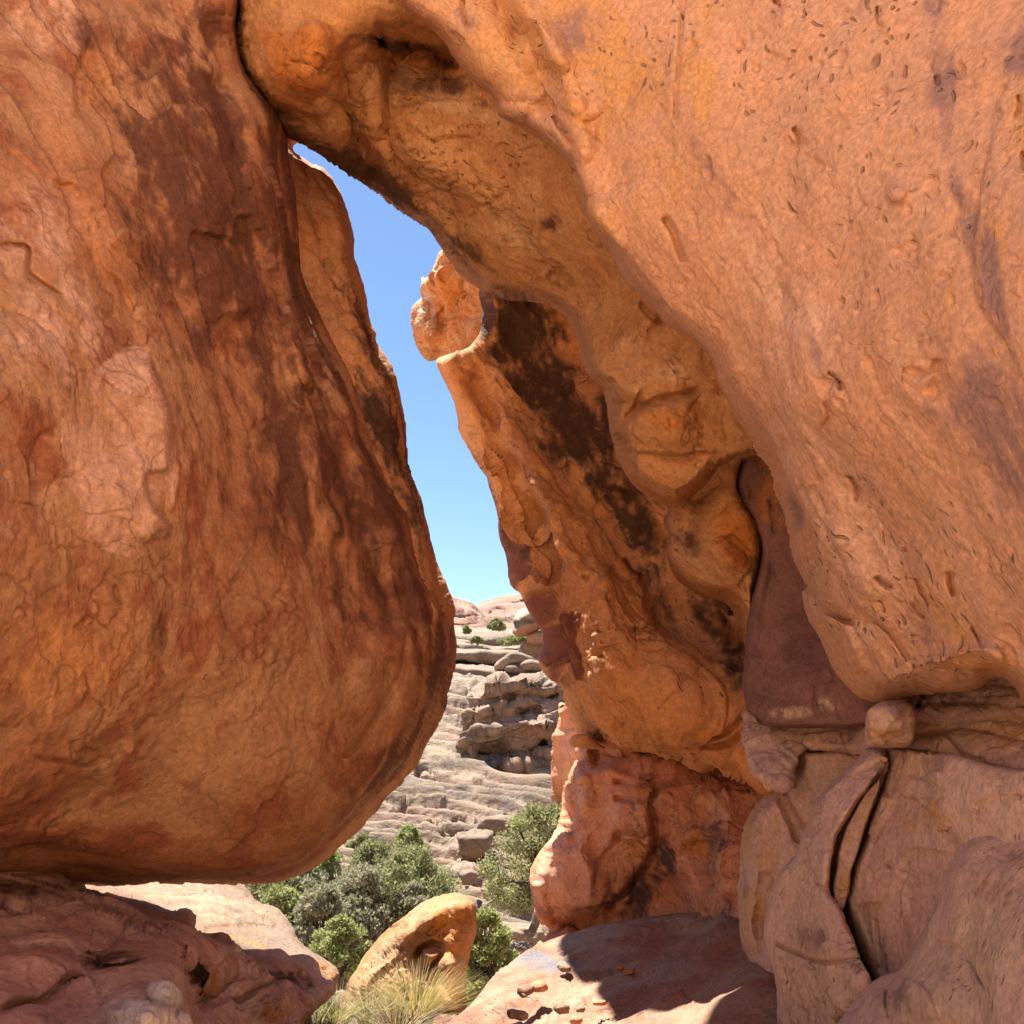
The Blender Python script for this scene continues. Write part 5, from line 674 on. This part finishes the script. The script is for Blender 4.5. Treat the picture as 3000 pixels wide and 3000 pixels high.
def juniper(name, loc, H, W, label, cat, group, seed, leaf='leafA', nc=34, per=170, size=.085, dens=1.0, trunk_lo=0.15, sparse=1.0, lean=0.0):
    rg = np.random.RandomState(seed); loc = np.array(loc, float); t = thing(name, tuple(loc), label, cat, group)
    size *= .9; nc = int(nc*1.25); per = int(per*.95); V, F, cl = [], [], []; limb(V, F, loc, loc+np.array([lean*.5, 0, H*.45]), H*.035, H*.022, 6, H*.03, rg)
    tips = []
    for i in range(nc):
        z = trunk_lo+(1-trunk_lo)*rg.rand()**.9; pr = math.sin(min(1, (1.06-z)/.75)*math.pi*.5)**.8*(.55+.45*sst(trunk_lo-.05, .4, z)); a = rg.rand()*6.28; rr = W*.5*pr*(0.35+.65*rg.rand()**.5)*sparse
        c = loc+np.array([math.cos(a)*rr+lean*z, math.sin(a)*rr, z*H*.93]); cr = W*(.06+.085*rg.rand()); cl.append((*c, cr, cr, cr*.75)); tips.append(c)
    for c in tips[::1]:
        s0 = loc+np.array([lean*.4, 0, H*(.12+.3*rg.rand())]); limb(V, F, s0, c, H*.012, H*.004, 4, H*.03, rg, 3)
    for i in range(int(nc*1.0)):   # bare grey twigs
        c = tips[i]; e = c+rg.normal(size=3)*W*.13+np.array([0, 0, W*.09]); limb(V, F, c, e, H*.004, H*.0015, 3, 0, rg, 1)
    mesh_np('trunk', np.array(V), np.array(F), M['bark'], t)
    LV, LF = leaf_mesh(rg, cl, per, size); mesh_np('crown', LV, LF, M[leaf], t, smooth=False)
    return t
JG = 'junipers in the hollow below the arch'
def tree_px(x0, x1, y0, y1, d, label, seed, cat='juniper', name='juniper_tree', group=JG, **k):
    k_ = 2*TH/3000*d; W = (x1-x0)*k_; H = (y1-y0)*k_; return juniper(name, at((x0+x1)/2, y1, d), H*1.04, W*1.3, label, cat, group, seed, **k)
tree_px(690, 860, 2545, 2800, 27, 'leftmost juniper, its crown tucked under the curved base of the leaning boulder', 1, leaf='leafA', size=.10, nc=44, per=190)
tree_px(820, 960, 2535, 2830, 26, 'juniper with thin dark trunk right of the pale ledge corner', 2, leaf='leafB', size=.10, nc=40, per=190)
tree_px(880, 1010, 2490, 2720, 30, 'bright rounded juniper touching the underside of the leaning boulder', 3, leaf='leafC', size=.10, nc=38, per=180)
tree_px(985, 1110, 2455, 2680, 34, 'tall juniper whose green tip stands highest beside the leaning boulder', 4, leaf='leafA', size=.11, nc=40, per=190)
tree_px(1150, 1240, 2428, 2600, 33, 'juniper with round bright head and bare trunk, right of the small round bush', 5, leaf='leafC', size=.11, nc=26, per=170, trunk_lo=.42)
tree_px(1085, 1320, 2510, 2790, 24, 'broad juniper directly above the slope of the pointed boulder', 6, leaf='leafA', size=.095, nc=80, per=200)
tree_px(960, 1140, 2560, 2850, 23, 'dense yellow-green juniper left of the broad one', 7, leaf='leafB', size=.095, nc=64, per=200)
tree_px(920, 1060, 2700, 2900, 20, 'low juniper filling the gap between ledge tip and pointed boulder', 8, leaf='leafC', size=.085, nc=44, per=190)
tree_px(1240, 1350, 2560, 2760, 27, 'small twiggy juniper with pale stems just left of the pointed boulder tip', 9, leaf='leafB', size=.09, nc=22, per=110)
tree_px(960, 1090, 2600, 2800, 25, 'juniper filling the middle of the stand, directly above the left foot of the pointed boulder', 26, leaf='leafA', size=.095, nc=60, per=200)
tree_px(780, 900, 2580, 2800, 25, 'soft green juniper between the pale ledge corner and the grey crowns', 27, leaf='leafA', size=.095, nc=54, per=190)
tree_px(1130, 1260, 2600, 2800, 23, 'low juniper hugging the upper back of the pointed boulder', 28, leaf='leafB', size=.09, nc=50, per=190)
tree_px(730, 900, 2620, 2850, 23, 'juniper rising from behind the pale ledge corner, low in the stand', 21, leaf='leafC', size=.095, nc=50, per=190)
tree_px(860, 1010, 2610, 2860, 22, 'greyer juniper in the middle of the stand, left of the dense yellow-green one', 22, leaf='leafB', size=.095, nc=54, per=190)
tree_px(1010, 1180, 2480, 2700, 29, 'wide juniper behind the broad one, its head under the small round bush', 23, leaf='leafA', size=.10, nc=54, per=190)
tree_px(1180, 1310, 2560, 2760, 26, 'juniper at the right end of the stand, behind the sloping back of the pointed boulder', 24, leaf='leafC', size=.095, nc=44, per=180)
tree_px(940, 1050, 2580, 2760, 28, 'juniper with a grey dead branch, between the two greenest crowns', 25, leaf='leafB', size=.10, nc=34, per=150)
tree_px(1425, 1690, 2365, 2730, 15, 'sparse juniper with open layered limbs beside the red pedestal', 10, leaf='leafA', size=.06, nc=80, per=190, trunk_lo=.2, lean=.25, group=None)
tree_px(1352, 1500, 2690, 2975, 9.5, 'upright feathery bush between the pointed boulder and the slickrock floor', 11, cat='bush', name='juniper_bush', leaf='leafC', size=.045, nc=60, per=220, trunk_lo=.05, group=None)
SB = 'small shrubs dotted on the canyon side'
tree_px(1100, 1152, 2418, 2480, 40, 'small dark round bush alone on pale rock above the junipers', 12, cat='bush', name='round_bush', group=SB, leaf='leafA', size=.12, nc=20, per=200, trunk_lo=.05)
tree_px(1165, 1215, 2405, 2450, 42, 'grey-green shrub behind the round-headed juniper', 13, cat='shrub', name='shrub', group=SB, leaf='leafB', size=.12, nc=16, per=160, trunk_lo=.05)
tree_px(1075, 1125, 2385, 2425, 44, 'yellowish shrub at the foot of the slope by the leaning boulder', 14, cat='shrub', name='shrub', group=SB, leaf='leafC', size=.12, nc=16, per=160, trunk_lo=.05)
tree_px(1436, 1476, 1815, 1846, 88, 'shrub in the saddle at the foot of the pink domes', 15, cat='shrub', name='shrub', group=SB, leaf='leafA', size=.2, nc=20, per=160, trunk_lo=.1)
tree_px(1354, 1376, 1832, 1858, 84, 'tiny upright shrub standing on the uppermost cream ledge', 16, cat='shrub', name='shrub', group=SB, leaf='leafA', size=.18, nc=12, per=140, trunk_lo=.1)
tree_px(1468, 1530, 1870, 1890, 70, 'low wide shrub left of the perched boulder', 17, cat='shrub', name='shrub', group=SB, leaf='leafA', size=.16, nc=20, per=160, trunk_lo=.1)
tree_px(1512, 1548, 1866, 1888, 58, 'pale green shrub right against the support of the perched boulder', 18, cat='shrub', name='shrub', group=SB, leaf='leafC', size=.14, nc=14, per=160, trunk_lo=.1)
tree_px(1380, 1410, 1868, 1885, 78, 'dark low shrub in the joint between the two upper ledges', 19, cat='shrub', name='shrub', group=SB, leaf='leafA', size=.16, nc=12, per=140, trunk_lo=.1)
# ================================================================== GRASS
def tuft(name, px, py, d, n, L, spread, mat, label, cat, group, seed, w=.0026):
    rg = np.random.RandomState(seed); c0 = at(px, py, d); t = thing(name, tuple(c0), label, cat, group)
    V, F = [], []; mi = []
    for i in range(n):
        a = rg.rand()*6.28; r = rg.rand()**.5*spread*.35; b = c0+np.array([math.cos(a)*r, math.sin(a)*r, -.02]); out = np.array([math.cos(a), math.sin(a), 0])*(spread*(.2+1.0*rg.rand()))
        l_ = L*(.45+.65*rg.rand()); sdv = np.cross(out+[0, 0, .01], [0, 0, 1.0]); sdv = sdv/(np.linalg.norm(sdv)+1e-9); cut = len(V); m_ = 0 if rg.rand() < .68 else 1
        for s_ in range(5):
            q = s_/4; p = b+out*q**1.8+np.array([0, 0, l_*(q-.22*q*q*rg.rand())]); ww = w*(1-q*.85); V.append(p-sdv*ww); V.append(p+sdv*ww)
            if s_: k = cut+2*s_; F.append((k-2, k-1, k+1, k)); mi.append(m_)
    mesh_np('blades', np.array(V), np.array(F), mat, t, mi=mi)
tuft('grass_tuft', 1215, 2990, 5.5, 1100, .30, .33, [M['grassY'], M['grassG']], 'large golden-green bunchgrass tuft growing in front of the pointed boulder', 'grass', None, 3)
GG = 'smaller grass and weeds at the boulder foot'
tuft('grass_tuft', 1080, 3000, 5.3, 260, .20, .26, [M['twig'], M['grassG']], 'low straw-coloured tuft left of the large bunchgrass', 'grass', GG, 4)
tuft('grass_tuft', 985, 2990, 5.1, 240, .18, .24, [M['grassG'], M['grassY']], 'greenest weedy tuft beside the tip of the shaded ledge', 'grass', GG, 5)
tuft('grass_tuft', 920, 3030, 4.9, 240, .17, .26, [M['grassG'], M['twig']], 'weedy tuft cut by the bottom edge under the ledge tip', 'grass', GG, 6)
tuft('grass_tuft', 1160, 3030, 5.1, 260, .17, .3, [M['twig'], M['grassY']], 'dry grey tuft spreading below the large bunchgrass', 'grass', GG, 8)
